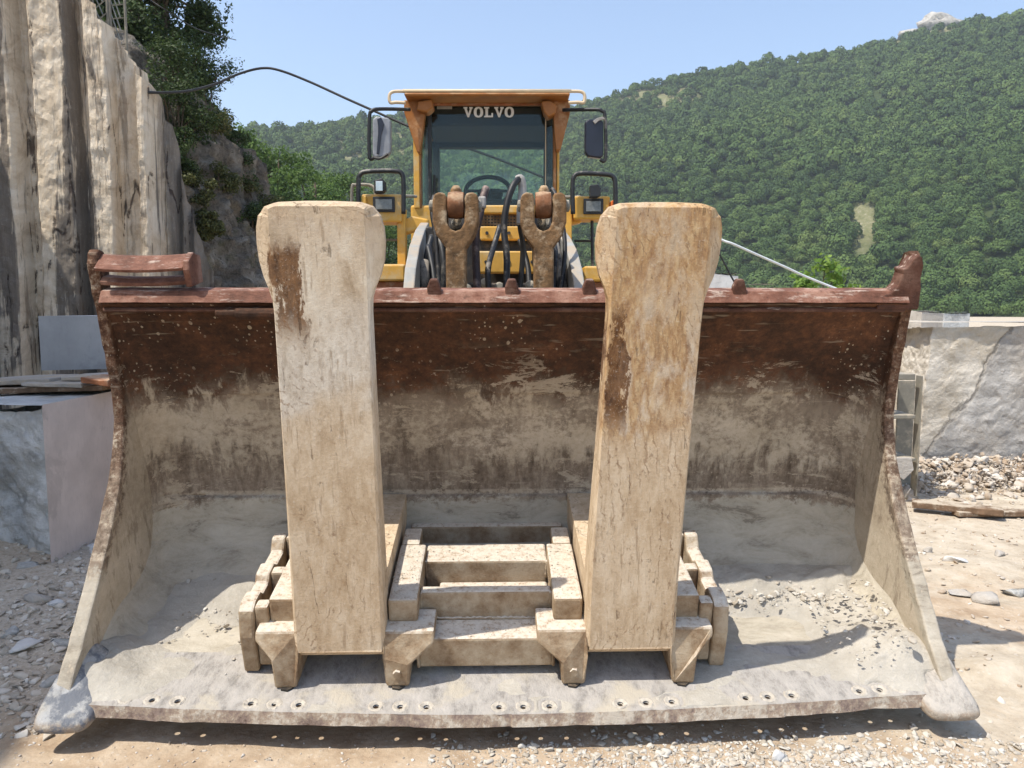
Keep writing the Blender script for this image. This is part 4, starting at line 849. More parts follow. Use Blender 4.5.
for s_ in (-1, 1):
    f = lambda a, b: (min(CX + s_ * a, CX + s_ * b), max(CX + s_ * a, CX + s_ * b))
    cbox('upright', (*f(.262, .375), .200, .645, .265, .362)); cbox('upright', (*f(.292, .372), .646, .80, .275, .362)); cbox('upright_foot', (*f(.262, .352), .195, .50, .205, .264))
    cbox('upright', (*f(.722, .83), .205, .66, .255, .368))
    # bracket hooks: foot, diagonal, shelf
    for poly, nm in (([(.275, .200), (.345, .200 - .0), (.375, .185)], None),): pass
    def hook(poly, u0, u1, sl=.05):
        mb = MB(); P = [(CX + s_ * a, b) for a, b in poly]
        mb.loft([[(a, u0 + sl * max(0, b - .17) / .1, b) for a, b in P], [(a, u1, b) for a, b in P]]); return mb.build('hook', M['carriage'], fork, bevel=.010)
    hook([(.290, .058), (.380, .058), (.388, .175), (.388, .268), (.195, .268), (.195, .225), (.285, .150)], .088, .29)
    hook([(.715, .058), (.800, .055), (.806, .175), (.870, .240), (.870, .272), (.705, .272), (.705, .175)], .088, .30)
    # outer cheeks with pocket ribs
    mb = MB(); pf = [(.19, .055), (.175, .22), (.19, .325), (.23, .345), (.30, .345), (.33, .32), (.40, .32), (.43, .35), (.50, .355), (.54, .33), (.64, .33), (.68, .38), (.73, .38), (.76, .07)]
    mb.prism(pf, lambda a, b: (CX + s_ * .885, a, b), lambda a, b: (CX + s_ * .945, a, b)); mb.build('cheek_plate', M['carriage'], fork, bevel=.010)
    cbox('rib', (*f(.832, .884), .195, .255, .08, .340)); cbox('rib', (*f(.832, .884), .43, .485, .10, .352)); cbox('rib', (*f(.832, .884), .68, .735, .12, .378))
    cbox('pocket_floor', (*f(.832, .884), .256, .68, .10, .24))
cbox('cross_beam', (CX - .262, CX + .262, .165, .300, .085, .212)); cbox('cross_beam', (CX - .262, CX + .262, .302, .352, .150, .332))
cbox('cross_beam', (CX - .262, CX + .262, .545, .700, .12, .332)); cbox('pocket_floor', (CX - .20, CX + .262, .42, .544, .12, .235))
cbox('backing_plate', (CX - .70, CX + .70, .50, .93, .075, .115)); cbox('cross_beam', (CX - .36, CX + .36, .93, .975, .10, .30))
cbox('lower_frame', (CX - .83, CX + .83, .30, .50, .05, .118), bev=.004)

def weld(pts, r=.006):
    mb = MB(); P = [Vector(pts[0]) + (Vector(pts[1]) - Vector(pts[0])) * t for t in np.linspace(0, 1, max(3, int((Vector(pts[1]) - Vector(pts[0])).length / .012)))]
    mb.tube([p_ + Vector(rj.normal(0, .0012, 3)) for p_ in P], [r * (1 + .35 * (i % 2)) for i in range(len(P))], 6); return mb.build('weld_bead', M['carriage'], fork, smooth=True)
for a, b in [((CX - .26, .300, .214), (CX + .26, .300, .214)), ((CX - .262, .163, .09), (CX - .262, .163, .20)), ((CX + .262, .163, .09), (CX + .262, .163, .20)), ((CX - .258, .548, .25), (CX - .258, .548, .33)), ((CX + .258, .548, .25), (CX + .258, .548, .33)), ((CX - .26, .302, .22), (CX - .26, .302, .33)), ((CX + .26, .302, .22), (CX + .26, .302, .33))]: weld((a, b))
for x in (CX - .335, CX + .335, CX - .755, CX + .755):
    mb = MB(); mb.lathe((x, .10, .048), (0, 0, 1), [(-.004, 0), (-.004, .028), (.012, .028), (.012, 0)], 6); mb.build('wear_pad', M['dark_grease'], fork)
for x in (CX - .335, CX + .335):
    mb = MB(); mb.lathe((x, .088, .115), (0, -1, 0), [(-.01, 0), (-.01, .016), (.008, .016), (.008, 0)], 6); mb.build('bolt', M['carriage'], fork)

# ------------------------------------------------------------------ dust lying in the bucket
ux, uu = np.meshgrid(np.linspace(-1.662, 1.662, 300), np.linspace(-.075, .90, 190), indexing='ij')
fl = np.where(uu < .33, TOPW - .004 * smooth(.02, .33, uu), np.interp(uu, PR[:9, 0], PR[:9, 1]) + .006 * smooth(.40, .33, uu)); p3 = np.stack([ux, uu, 0 * ux], -1)
ft = smooth(.0, .22, uu)
hR = .11 * ft * smooth(1.22, 1.62, ux + .10 * fbm(p3 * 3, 3, 401)) * smooth(1.0, .25, uu) + .07 * smooth(.50, .80, uu + .12 * fbm(p3 * 5, 3, 402)) * smooth(.55, .9, ux)
hL = .09 * ft * smooth(-1.30, -1.62, ux + .15 * fbm(p3 * 4, 3, 403)) * smooth(.9, .15, uu) + .03 * smooth(.45, .75, uu + .1 * fbm(p3 * 5, 3, 405)) * smooth(-.8, -1.2, ux)
crust = -.004 + .016 * fbm(p3 * np.array([3, 5, 1]), 5, 411)
for i_, h_ in enumerate(holes):
    if i_ % 4: crust -= .03 * smooth(.045, .028, np.hypot(ux - h_, uu - (uf(h_) + .063)))
crust = np.where(uu < uf(ux) + .026, -.03, crust)
hh = np.where(uu < .42, crust * smooth(.42, .36, uu), 0) + hR + hL - .010 * smooth(.32, .42, uu) + .012 * ft * fbm(p3 * 9, 4, 404) * (1 + 2 * smooth(.02, .1, hR + hL)) + .008 * fbm(p3 * 30, 2, 406) * smooth(.02, .08, hR + hL)
hh = hh * smooth(.90, .72, uu) - .014 * smooth(.74, .86, uu)
hh = np.where(np.abs(ux) > 1.60, np.where(uu < .1, -.05, hh), hh)
Vd = np.stack([ux, uu, fl + hh], -1).reshape(-1, 3)
# trim what would come through the side plates or the back
n, m = ux.shape; idx = np.arange(n * m).reshape(n, m); F = np.stack([idx[:-1, :-1], idx[1:, :-1], idx[1:, 1:], idx[:-1, 1:]], -1).reshape(-1, 4)
F = F[(hh.reshape(-1)[F] > -.004).any(1)]
def dust_material():
    k = NT('stone_dust', .95, 0, .1); p = k.obj(); n = k.noise(p, 6, 8, .7); n2 = k.noise(p, 40, 6, .75)
    k.color(k.mix(k.math('MULTIPLY', k.rng(n2, .5, .7), .4), k.ramp(n, [(.3, (.38, .345, .29)), (.7, (.53, .49, .42))]), (.60, .56, .50))); k.bump(k.math('ADD', n, n2), .6, .02); M['dust'] = k.m
dust_material()
dob = link('stone_dust', fast_mesh('stone_dust', Vd, F), M['dust'], smooth=True); dob.location = BO; dob.rotation_euler = BROT
tag(dob, 'pale stone dust heaped in the corners of the bucket floor', 'dust', kind='stuff')
pts, szs = [], []
rg = np.random.default_rng(21)
for k in range(620):
    x = rg.uniform(.62, 1.60); u = rg.normal(.66, .05); f_ = np.interp(u, PR[:9, 0], PR[:9, 1])
    pts.append(tuple(bl(x, u, f_ + .035 * max(0, (x - .5)) + .012))); szs.append(.003 + .024 * rg.random() ** 4)
for k in range(160):
    x = -rg.uniform(.95, 1.60); u = rg.normal(.58, .12); pts.append(tuple(bl(x, u, np.interp(u, PR[:9, 0], PR[:9, 1]) + .01))); szs.append(abs(rg.normal(0, .006)) + .003)
for k in range(160):
    x = rg.uniform(1.3, 1.58); u = rg.uniform(.12, .6); pts.append(tuple(bl(x, u, .06 + .16 * max(0, x - 1.25) / .35))); szs.append(abs(rg.normal(0, .007)) + .003)
for k in range(500):
    sx = rg.choice([-1, 1]); a_ = rg.uniform(.262, .375) if rg.random() < .6 else rg.uniform(-.26, .26); u = rg.uniform(.2, .64) if abs(a_) > .262 else rg.choice([rg.uniform(.17, .29), rg.uniform(.55, .69)])
    w_ = .364 if abs(a_) > .262 else (.214 if u < .3 else .334); pts.append(tuple(bl(CX + sx * a_, u, w_))); szs.append(.0015 + .004 * rg.random() ** 3)
scatter_stones('gravel', pts, szs, M['gravel_pale'], label='small pale stone chips lying inside the bucket', cat='gravel', seed=4)

# ------------------------------------------------------------------ loader body behind the bucket
def part(mb, name, mat, parent=loader, bevel=.012, smooth=False):
    o = mb.build(name, M[mat], parent, bevel, smooth, org=LR if parent is loader else (LR if parent.parent is loader else (0, 0, 0)))
    if parent is loader: o.location = (0, 0, 0)
    else: o.location = (0, 0, 0)
    return o
def pbox(px0, px1, py0, py1, Y, dep, mb=None):
    a, b = at(px0, py1, Y), at(px1, py0, Y); mb = mb or MB(); return mb.box(a.x, b.x, Y, Y + dep, a.z, b.z)
def pprism(poly, Y, dep, mb=None):
    mb = mb or MB(); return mb.loft([[tuple(at(a, b, Y)) for a, b in poly], [tuple(at(a, b, Y) + Vector((0, dep, 0))) for a, b in poly]])
def ptube(pts, r, n=8, sub=6, mb=None): mb = mb or MB(); return mb.tube([at(*q) for q in pts], r, n, sub)
# tilt links with forked heads, their pins and cylinders
for dx, dy, dl in ((0, 0, 'l'), (88, 0, 'r')):
    poly = [(434.5, 200), (436, 194), (440, 192), (446, 193), (447.5, 200), (447.5, 222), (450.5, 229), (455.5, 231), (460.5, 229), (463.5, 222), (463.5, 200), (465, 193), (471, 192), (475, 194), (476.5, 200), (476.5, 222), (473, 235), (465, 248), (464.5, 310), (447, 310), (446.5, 248), (438, 235), (434.5, 222)]
    lk = part(pprism([(455.5 + (a - 455.5) * 1.10 + dx, b + dy) for a, b in poly], 4.15, .13), 'tilt_link', 'link_rust', bevel=.010)
    a, b = at(447.5 + dx, 204, 4.16), at(463.5 + dx, 204, 4.16); mb = MB(); mb.lathe(a + Vector((0, .05, 0)), b - a, [(0, .0), (0, .068), ((b - a).length * .5, .073), ((b - a).length, .068), ((b - a).length, 0)], 20); part(mb, 'pin_boss', 'boss_rust', lk, .004, True)
    for sx, s_ in ((432.4, -1), (478.6, 1)):
        c = at(sx + dx, 206, 4.2); mb = MB(); mb.lathe(c, (s_, 0, 0), [(-.01, 0), (-.01, .032), (.012, .032), (.018, .018), (.018, 0)], 12); part(mb, 'pin_cap', 'steel_frame', lk, .003)
    mb = MB(); c0 = at(456 + dx, 206, 4.28); c1 = at(456 + dx * .98, 262, 5.2); mb.tube([c0, c0 + (c1 - c0) * .45], .035, 12); part(mb, 'cylinder_rod', 'chrome', bevel=0, smooth=True)
    mb = MB(); mb.tube([c0 + (c1 - c0) * .3, c1], .068, 14); part(mb, 'tilt_cylinder', 'dark_grease', bevel=0)
    c = at(456 + dx, 188, 4.25); mb = MB(); mb.lathe(c, (0, 0, 1), [(-.05, 0), (-.05, .030), (-.01, .030), (.012, .016), (.012, 0)], 10); part(mb, 'grease_cap', 'link_rust', lk, 0, True)
# lift arms: curved plates that climb away behind the bucket
def arm(pts, wd, name):
    lo = []
    for px, py, Y, hw, dp in pts:
        c = at(px, py, Y); lo.append([c + Vector(v) for v in [(-hw, 0, 0), (hw, 0, 0), (hw, dp, -dp * .5), (-hw, dp, -dp * .5)]])
    return part(MB().loft(lo), name, 'arm_grey', bevel=.008)
arm([(407, 316, 4.35, .032, .34), (408, 296, 4.4, .032, .36), (410.5, 268, 4.6, .034, .40), (414.5, 246, 4.9, .034, .42), (420, 230, 5.25, .034, .42), (424.5, 222.5, 5.6, .030, .40)], .07, 'lift_arm')
arm([(583, 316, 4.35, .032, .34), (581, 296, 4.4, .032, .36), (577, 270, 4.6, .034, .40), (572, 250, 4.9, .034, .42), (566, 238, 5.25, .034, .42), (560, 229, 5.6, .030, .40)], .07, 'lift_arm')
part(pprism([(417, 240), (427, 226), (440, 228), (446, 250), (447, 312), (414, 312)], 5.3, .5), 'boom_box', 'dark_grease')
part(pprism([(546, 250), (552, 230), (560, 232), (570, 248), (577, 312), (545, 312)], 5.3, .5), 'boom_box', 'dark_grease')
part(pbox(440, 552, 283, 318, 5.0, .5), 'torque_tube', 'dark_grease')
for q in [[(428, 300, 4.9), (426, 262, 5.0), (432, 236, 5.1)], [(436, 300, 4.8), (433, 270, 4.9), (428, 246, 5.0)], [(442, 310, 4.8), (444, 262, 4.8), (438, 232, 4.9)], [(553, 300, 4.8), (556, 262, 4.9), (553, 240, 5.0)], [(564, 300, 4.9), (562, 268, 5.0), (556, 244, 5.1)]]:
    part(ptube(q, .020), 'hydraulic_pipe', 'black_steel', bevel=0, smooth=True)
part(ptube([(424, 262, 4.9), (424, 300, 4.75)], .034), 'hydraulic_pipe', 'rubber', bevel=0, smooth=True)
part(ptube([(561, 262, 4.9), (563, 300, 4.75)], .034), 'hydraulic_pipe', 'rubber', bevel=0, smooth=True)
for q, r_, mt in ([[(486, 188, 4.55), (482.5, 200, 4.5), (480, 214, 4.45), (476, 232, 4.4), (476, 260, 4.35), (478, 300, 4.3)], .022, 'hose'], [[(505, 306, 4.3), (507, 262, 4.35), (504, 228, 4.4), (507, 204, 4.42), (513, 186, 4.45), (520, 178, 4.5)], .019, 'hose_rubber'], [[(517, 180, 4.5), (521, 179, 4.5), (522.5, 190, 4.5), (521, 205, 4.48)], .024, 'grey_hose'], [[(521, 205, 4.5), (520, 225, 4.55), (523, 250, 4.6), (519, 300, 4.6)], .016, 'hose_rubber'], [[(552, 189, 4.9), (556, 196, 4.85), (561, 214, 4.8), (565, 250, 4.7), (560, 300, 4.6)], .014, 'hose_rubber'], [[(434, 196, 4.8), (432, 212, 4.75), (436, 240, 4.7), (440, 300, 4.6)], .014, 'hose_rubber'], [[(490, 300, 4.6), (488, 270, 4.7), (494, 246, 4.9), (500, 226, 5.0)], .018, 'hose_rubber'], [[(529, 300, 4.7), (528, 268, 4.8), (520, 240, 4.9)], .018, 'hose_rubber']):
    part(ptube(q, r_), 'hose', mt, bevel=0, smooth=True)
part(pbox(516.5, 525, 207, 224, 4.46, .05), 'hose_fitting', 'grey_hose', bevel=.008); part(pbox(478, 486, 196, 208, 4.44, .05), 'hose_fitting', 'grey_hose', bevel=.01)
for q in [(452, 286), (486, 284), (499, 288), (531, 286), (467, 290)]:
    c = at(q[0], q[1], 4.7); mb = MB(); mb.lathe(c, (random.uniform(-.4, .4), -1, .3), [(-.03, 0), (-.03, .03), (.03, .03), (.04, .018), (.04, 0)], 10); part(mb, 'hose_coupling', 'steel_frame', bevel=.003)
# front frame
part(pprism([(446, 222), (470, 208), (545, 208), (556, 222), (556, 330), (446, 330)], 6.25, 1.2), 'front_frame', 'dark_grease', bevel=.02)
part(pbox(464, 552, 205, 213.5, 6.1, .12), 'frame_crossmember', 'yellow'); part(pbox(480, 538, 226, 240, 6.12, .10), 'frame_panel', 'yellow'); part(pbox(478, 540, 251, 273, 6.0, .16), 'frame_panel', 'yellow')
for px_, py_ in [(487, 233), (509, 233), (531, 233), (486, 262), (509, 262), (532, 262), (472, 209), (545, 209)]:
    c = at(px_, py_, 6.0 if py_ > 250 else 6.1); mb = MB(); mb.lathe(c + Vector((0, .005, 0)), (0, -1, 0), [(-.01, 0), (-.01, .014), (.012, .014), (.012, 0)], 6); part(mb, 'bolt', 'dark_grease', bevel=0)
gm = MB()
for i in range(19):
    gm.add([], []); pbox(477 + i * 3.2, 478.2 + i * 3.2, 214, 226, 6.17, .012, gm)
for j in range(4): pbox(477, 536, 214.5 + j * 3, 215.6 + j * 3, 6.165, .010, gm)
part(gm, 'tread_grating', 'link_rust', bevel=0)
# lamp towers, guards and fenders
def tower(x0, x1, y0, y1, lx0, lx1, ly0, ly1, post, side):
    Y = 5.7; t = part(pbox(x0, x1, y0, y1, Y, .24), 'lamp_tower', 'yellow', bevel=.012)
    fr = MB(); pbox(lx0 - 2.5, lx1 + 2.5, ly0 - 2.5, ly1 + 2.5, Y - .02, .018, fr); part(fr, 'lamp_bezel', 'black_steel', t, .004)
    part(pbox(lx0, lx1, ly0, ly1, Y - .032, .010), 'lamp_lens', 'lamp_lens', t, .003)
    part(pbox(post[0], post[1], post[2], post[3], Y + .05, .10), 'tower_post', 'yellow', bevel=.006)
tower(362, 401, 194, 222, 375.5, 392, 199, 209.5, (398, 405, 208, 300), -1); tower(574, 610, 196, 219, 586, 601, 201, 211.5, (565, 572, 205, 300), 1)
part(pprism([(398, 222), (412, 216), (428, 219), (428, 226), (404, 234)], 5.8, .12), 'tower_bracket', 'yellow'); part(pprism([(560, 216), (580, 210), (582, 222), (566, 226)], 5.8, .12), 'tower_bracket', 'yellow')
part(ptube([(358.5, 240, 5.66), (358.5, 186, 5.66), (360, 175, 5.66), (368, 171.5, 5.66), (394, 171, 5.66), (402, 174, 5.66), (403.5, 186, 5.66), (403.5, 214, 5.66)], .017), 'lamp_guard', 'black_steel', bevel=0, smooth=True)
part(ptube([(573, 214, 5.66), (572.5, 188, 5.66), (574, 177, 5.66), (581, 173.5, 5.66), (606, 174.5, 5.66), (614, 178, 5.66), (615.5, 190, 5.66), (615.5, 212, 5.66)], .017), 'lamp_guard', 'black_steel', bevel=0, smooth=True)
part(ptube([(352, 235, 5.9), (352, 190, 5.9), (356, 185, 5.9), (372, 186, 5.9), (376, 196, 5.9)], .012), 'hand_rail', 'steel_frame', bevel=0, smooth=True)
part(ptube([(402, 196, 5.9), (416, 196.5, 6.1)], .012), 'hand_rail', 'steel_frame', bevel=0); part(ptube([(558, 197, 6.1), (580, 197, 5.9)], .012), 'hand_rail', 'steel_frame', bevel=0)
part(ptube([(592, 219, 5.8), (593, 300, 5.8)], .012), 'rail_post', 'black_steel', bevel=0); part(ptube([(574, 241, 5.9), (594, 241, 5.9)], .009), 'hand_rail', 'black_steel', bevel=0); part(ptube([(384, 240, 5.9), (404, 240, 5.9)], .009), 'hand_rail', 'steel_frame', bevel=0)
wl = part(pprism([(374, 180), (382, 178), (385, 182), (385, 190), (382, 193), (374, 193)], 5.6, .07), 'work_lamp', 'black_steel', bevel=.006); part(pbox(375.5, 382.5, 181, 191, 5.585, .012), 'lamp_lens', 'chrome', wl, .003)
wl = part(pprism([(590, 185), (598, 184), (601, 188), (601, 195), (598, 197), (590, 197)], 5.6, .07), 'work_lamp', 'black_steel', bevel=.006)
part(pprism([(611, 201), (616.5, 199), (618, 203), (617, 211), (611, 212)], 5.68, .12), 'marker_lamp', 'orange_lens', bevel=.006); part(pbox(361.5, 366, 196, 212, 5.66, .04), 'marker_lamp', 'yellow', bevel=.006)
part(pbox(372, 405, 264, 281, 5.5, .55), 'fender', 'yellow', bevel=.015); part(pbox(584, 609, 266, 281.5, 5.5, .55), 'fender', 'yellow', bevel=.015)
part(pbox(372, 405, 281.5, 312, 5.55, .45), 'step_well', 'barrel_rust', bevel=.01); part(pbox(580, 609, 282, 312, 5.55, .45), 'step_well', 'barrel_rust', bevel=.01)
# front wheels
for X_ in (-1.22, .98):
    mb = MB(); mb.lathe((X_ - .3, 5.35, .78), (1, 0, 0), [(0, .45), (0, .66), (.05, .755), (.12, .775), (.48, .775), (.55, .755), (.6, .66), (.6, .45)], 40); w_ = part(mb, 'front_wheel', 'rubber', bevel=0, smooth=True)
    mb = MB(); mb.lathe((X_ - .2, 5.35, .78), (1, 0, 0), [(0, 0), (0, .2), (.02, .46), (.38, .46), (.4, .2), (.4, 0)], 30); part(mb, 'rim', 'yellow', w_, 0)
for X_ in (-1.36, .80):
    mb = MB(); mb.lathe((X_ - .3, 9.0, .78), (1, 0, 0), [(0, .45), (0, .66), (.05, .755), (.12, .775), (.48, .775), (.55, .755), (.6, .66), (.6, .45)], 40); w_ = part(mb, 'rear_wheel', 'rubber', bevel=0, smooth=True)
    mb = MB(); mb.lathe((X_ - .2, 9.0, .78), (1, 0, 0), [(0, 0), (0, .2), (.02, .46), (.38, .46), (.4, .2), (.4, 0)], 30); part(mb, 'rim', 'yellow', w_, 0)
mb = MB(); mb.box(-1.0, .45, 8.75, 10.9, 1.0, 2.05); part(mb, 'engine_hood', 'yellow', bevel=.08)
# cab
CY = 7.0
mb = MB(); pbox(412, 560, 205, 330, CY + .02, 1.6, mb); cab = part(mb, 'cab', 'yellow', bevel=.02)
def cpart(mb, name, mat, bevel=.006, smooth=False): return part(mb, name, mat, cab, bevel, smooth)
def post(px0, px1, py0, py1, Y, dep, mat, name='cab_pillar'): return cpart(pbox(px0, px1, py0, py1, Y, dep), name, mat)
post(414, 418.7, 112, 208, CY, .10, 'yellow'); post(419, 420.6, 112, 208, CY + .01, .12, 'orange_paint'); post(428.5, 431, 108, 206, CY, .06, 'black_steel', 'window_seal')
post(553, 556.5, 108, 208, CY, .10, 'orange_paint'); post(556.7, 559.6, 125, 208, CY + .01, .12, 'yellow'); post(545, 546.3, 108, 206, CY, .05, 'cream_rail', 'window_seal')
cpart(pbox(420.8, 428.4, 108, 210, CY + .03, .012), 'corner_window', 'cab_glass', 0); cpart(pbox(546.4, 552.9, 108, 210, CY + .03, .012), 'corner_window', 'cab_glass', 0)
cpart(pbox(431, 545, 106, 206, CY + .03, .012), 'windshield', 'cab_glass', 0)
z1 = at(487, 100, CY).z; xa, xb = at(414, 100, CY).x, at(560, 100, CY).x
for X0 in (xa, xb - .08):
    mb = MB(); mb.box(X0, X0 + .08, 8.5, 8.6, 2.5, z1); cpart(mb, 'cab_pillar', 'black_steel')
    mb = MB(); mb.box(X0, X0 + .07, 7.75, 7.84, 2.5, z1); cpart(mb, 'cab_pillar', 'black_steel')
    mb = MB(); mb.box(X0 + .03, X0 + .045, 7.13, 7.74, 2.55, z1 - .01); cpart(mb, 'side_window', 'cab_glass', 0)
    mb = MB(); mb.box(X0 + .03, X0 + .045, 7.85, 8.49, 2.55, z1 - .01); cpart(mb, 'side_window', 'cab_glass', 0)
mb = MB(); mb.box(xa, xb, 8.5, 8.62, 2.5, 2.66); mb.box(xa, xb, 8.5, 8.62, z1 - .10, z1); cpart(mb, 'rear_window_frame', 'seat_fabric')
mb = MB(); mb.box(xa + .08, xb - .08, 8.54, 8.555, 2.66, z1 - .10); cpart(mb, 'rear_window', 'cab_glass', 0)
mb = MB(); mb.box(xa + .02, xb - .02, CY + .06, 8.6, z1 - .05, z1 + .0); mb.box(xa + .1, xb - .1, 7.3, 7.9, z1 - .15, z1 - .051); cpart(mb, 'headliner', 'seat_fabric', .02)
# roof
zt, zb = at(487, 91, 6.72).z, at(487, 104.5, 7.0).z; ra, rb = at(404, 95, 6.72).x, at(570, 95, 6.72).x
mb = MB(); mb.loft([[(ra, 6.72, zb), (rb, 6.72, zb), (rb, 6.72, zt - .01), (ra, 6.72, zt - .01)], [(ra, 6.9, zb), (rb, 6.9, zb), (rb, 6.9, zt + .03), (ra, 6.9, zt + .03)], [(ra, 8.7, zb), (rb, 8.7, zb), (rb, 8.7, zt + .01), (ra, 8.7, zt + .01)]]); roof = cpart(mb, 'roof', 'orange_paint', .02)
mb = MB(); mb.tube([(ra - .01, 6.735, zt + .004), (rb + .01, 6.735, zt + .004)], .016, 8); cpart(mb, 'roof_lit_edge', 'cream_rail', 0, True)  # cream strip paints the sunlit top edge of the roof
for s_ in (-1, 1):
    e = ra if s_ < 0 else rb; o_ = s_ * .125
    mb = MB(); mb.tube([(e - s_ * .02, 6.735, zt), (e + o_ * .7, 6.735, zt), (e + o_, 6.735, zt - .03), (e + o_ * .95, 6.735, zt - .09), (e + o_ * .55, 6.735, zb - .05), (e - s_ * .01, 6.735, zb - .055)], .014, 8, 5); cpart(mb, 'grab_handle', 'cream_rail', 0, True)
cpart(pprism([(404, 100), (404, 112), (417, 152), (420, 152), (425, 112), (425, 100)], 6.9, .10), 'roof_gusset', 'orange_paint'); cpart(pprism([(570, 100), (570, 113), (560.5, 150), (556, 150), (553, 112), (553, 100)], 6.9, .10), 'roof_gusset', 'orange_paint')
cpart(pprism([(416, 110), (418, 101), (432, 99), (433, 107), (427, 112)], 6.82, .16), 'roof_bracket', 'orange_paint', .012); cpart(pprism([(541, 101), (550, 100), (557, 105), (556, 113), (548, 117), (544, 112)], 6.82, .16), 'roof_bracket', 'orange_paint', .012)
cpart(pbox(425, 556, 102.8, 105.2, 6.96, .04), 'visor_bar', 'barrel_rust', .008); cpart(pbox(437, 452, 106, 109, 7.02, .008), 'window_sticker', 'grey_hose', 0)
# white slab-serif letters across the top of the windshield
def letters(word, px0, px1, py0, py1, Y):
    GL = {'V': [[(0, 1), (.42, 1), (.42, .86), (.34, .86), (.52, .36), (.70, .86), (.62, .86), (.62, 1), (1, 1), (1, .86), (.92, .86), (.60, 0), (.42, 0), (.08, .86), (0, .86)]],
          'L': [[(0, 1), (.55, 1), (.55, .86), (.42, .86), (.42, .16), (.78, .16), (.78, .42), (.96, .42), (.96, 0), (0, 0), (0, .14), (.14, .14), (.14, .86), (0, .86)]]}
    mb = MB(); n_ = len(word); wpx = (px1 - px0) / n_; H_ = at(0, py0, Y).z - at(0, py1, Y).z; z0 = at(0, py1, Y).z
    for i, ch in enumerate(word):
        xa_ = at(px0 + wpx * i + wpx * .04, 100, Y).x; W_ = at(px0 + wpx * (i + .95), 100, Y).x - xa_
        if ch == 'O':
            o_, i_ = [], []
            for k in range(28):
                t = 2 * math.pi * k / 28; c, s_ = math.cos(t), math.sin(t); e = lambda v, p_: math.copysign(abs(v) ** p_, v)
                o_.append((.5 + .5 * e(c, .85), .5 + .52 * e(s_, .85))); i_.append((.5 + .20 * e(c, .9), .5 + .36 * e(s_, .9)))
            f0 = lambda q, y: (xa_ + q[0] * W_, y, z0 + q[1] * H_)
            mb.loft([[f0(q, Y) for q in o_], [f0(q, Y) for q in i_], [f0(q, Y + .004) for q in i_], [f0(q, Y + .004) for q in o_], [f0(q, Y) for q in o_]], cap=False)
        else:
            for poly in GL[ch]: mb.loft([[(xa_ + a * W_, Y, z0 + b * H_) for a, b in poly], [(xa_ + a * W_, Y + .004, z0 + b * H_) for a, b in poly]])
    return mb
cpart(letters('VOLVO', 463, 514.5, 107, 117.2, CY + .012), 'lettering', 'white_lettering', 0)
# steering wheel, column, seat
c = at(488, 191, 7.40); mb = MB(); ax = Vector((0, -.85, .8)).normalized(); a_ = Vector((1, 0, 0)); b_ = ax.cross(a_)
mb.tube([c + (a_ * math.cos(t) + b_ * math.sin(t)) * .21 for t in np.linspace(0, 2 * math.pi, 33)], .021, 8); cpart(mb, 'steering_wheel', 'seat_fabric', 0, True)
mb = MB(); mb.tube([c, c + Vector((0, .1, -.6))], .04, 8); mb.tube([c - a_ * .2, c + a_ * .2], .014, 6); cpart(mb, 'steering_column', 'seat_fabric', 0)
mb = MB(); mb.box(c.x - .24, c.x + .24, 8.0, 8.13, 2.3, 2.72); mb.box(c.x - .13, c.x + .13, 8.03, 8.11, 2.72, 2.84); mb.box(c.x - .26, c.x + .26, 7.6, 8.1, 2.15, 2.32); cpart(mb, 'seat', 'seat_fabric', .05)
mb = MB(); pbox(448, 532, 199, 207, 7.08, .25, mb); cpart(mb, 'dashboard', 'seat_fabric', .02)
cpart(ptube([(434, 205, 6.96), (434.5, 175, 6.95)], .013), 'wiper_arm', 'black_steel', 0)
# mirrors on bent tubes
for pts_, pl, mt in (([(410, 109.5, 6.85), (380, 109, 6.7), (372, 111, 6.68), (369.5, 118, 6.68), (369.5, 156, 6.68), (374, 157.5, 6.68)], [(372.5, 119), (376, 116), (388, 117.5), (390.5, 121), (390.5, 152), (386, 157), (374, 157), (372.5, 154)], 'mirror_back'), ([(563, 110, 6.85), (595, 109.5, 6.7), (602, 111, 6.68), (605, 117, 6.68), (605.5, 158, 6.68), (600, 159.5, 6.68)], [(585, 122), (588, 119), (600, 119), (603.5, 121.5), (603.5, 156), (600, 158), (588, 156.5), (585, 152)], 'mirror_dark')):
    ma = cpart(ptube(pts_, .016), 'mirror_arm', 'black_steel', 0, True); cpart(pprism(pl, 6.66, .07), 'mirror', mt, .012)
cpart(pprism([(377, 119), (381, 117), (384, 124), (381, 136), (379, 154), (376.5, 154), (378, 134), (378, 126)], 6.645, .012), 'mirror_bracket', 'mirror_dark', .003)
cpart(pprism([(593, 121), (597, 118), (603, 116.5), (605, 119), (599, 120.5), (595, 124)], 6.64, .02), 'mirror_bracket', 'grey_hose', .003); cpart(ptube([(373, 157.5, 6.66), (380, 158.5, 6.66), (388, 154, 6.66)], .012), 'mirror_bracket', 'black_steel', 0)

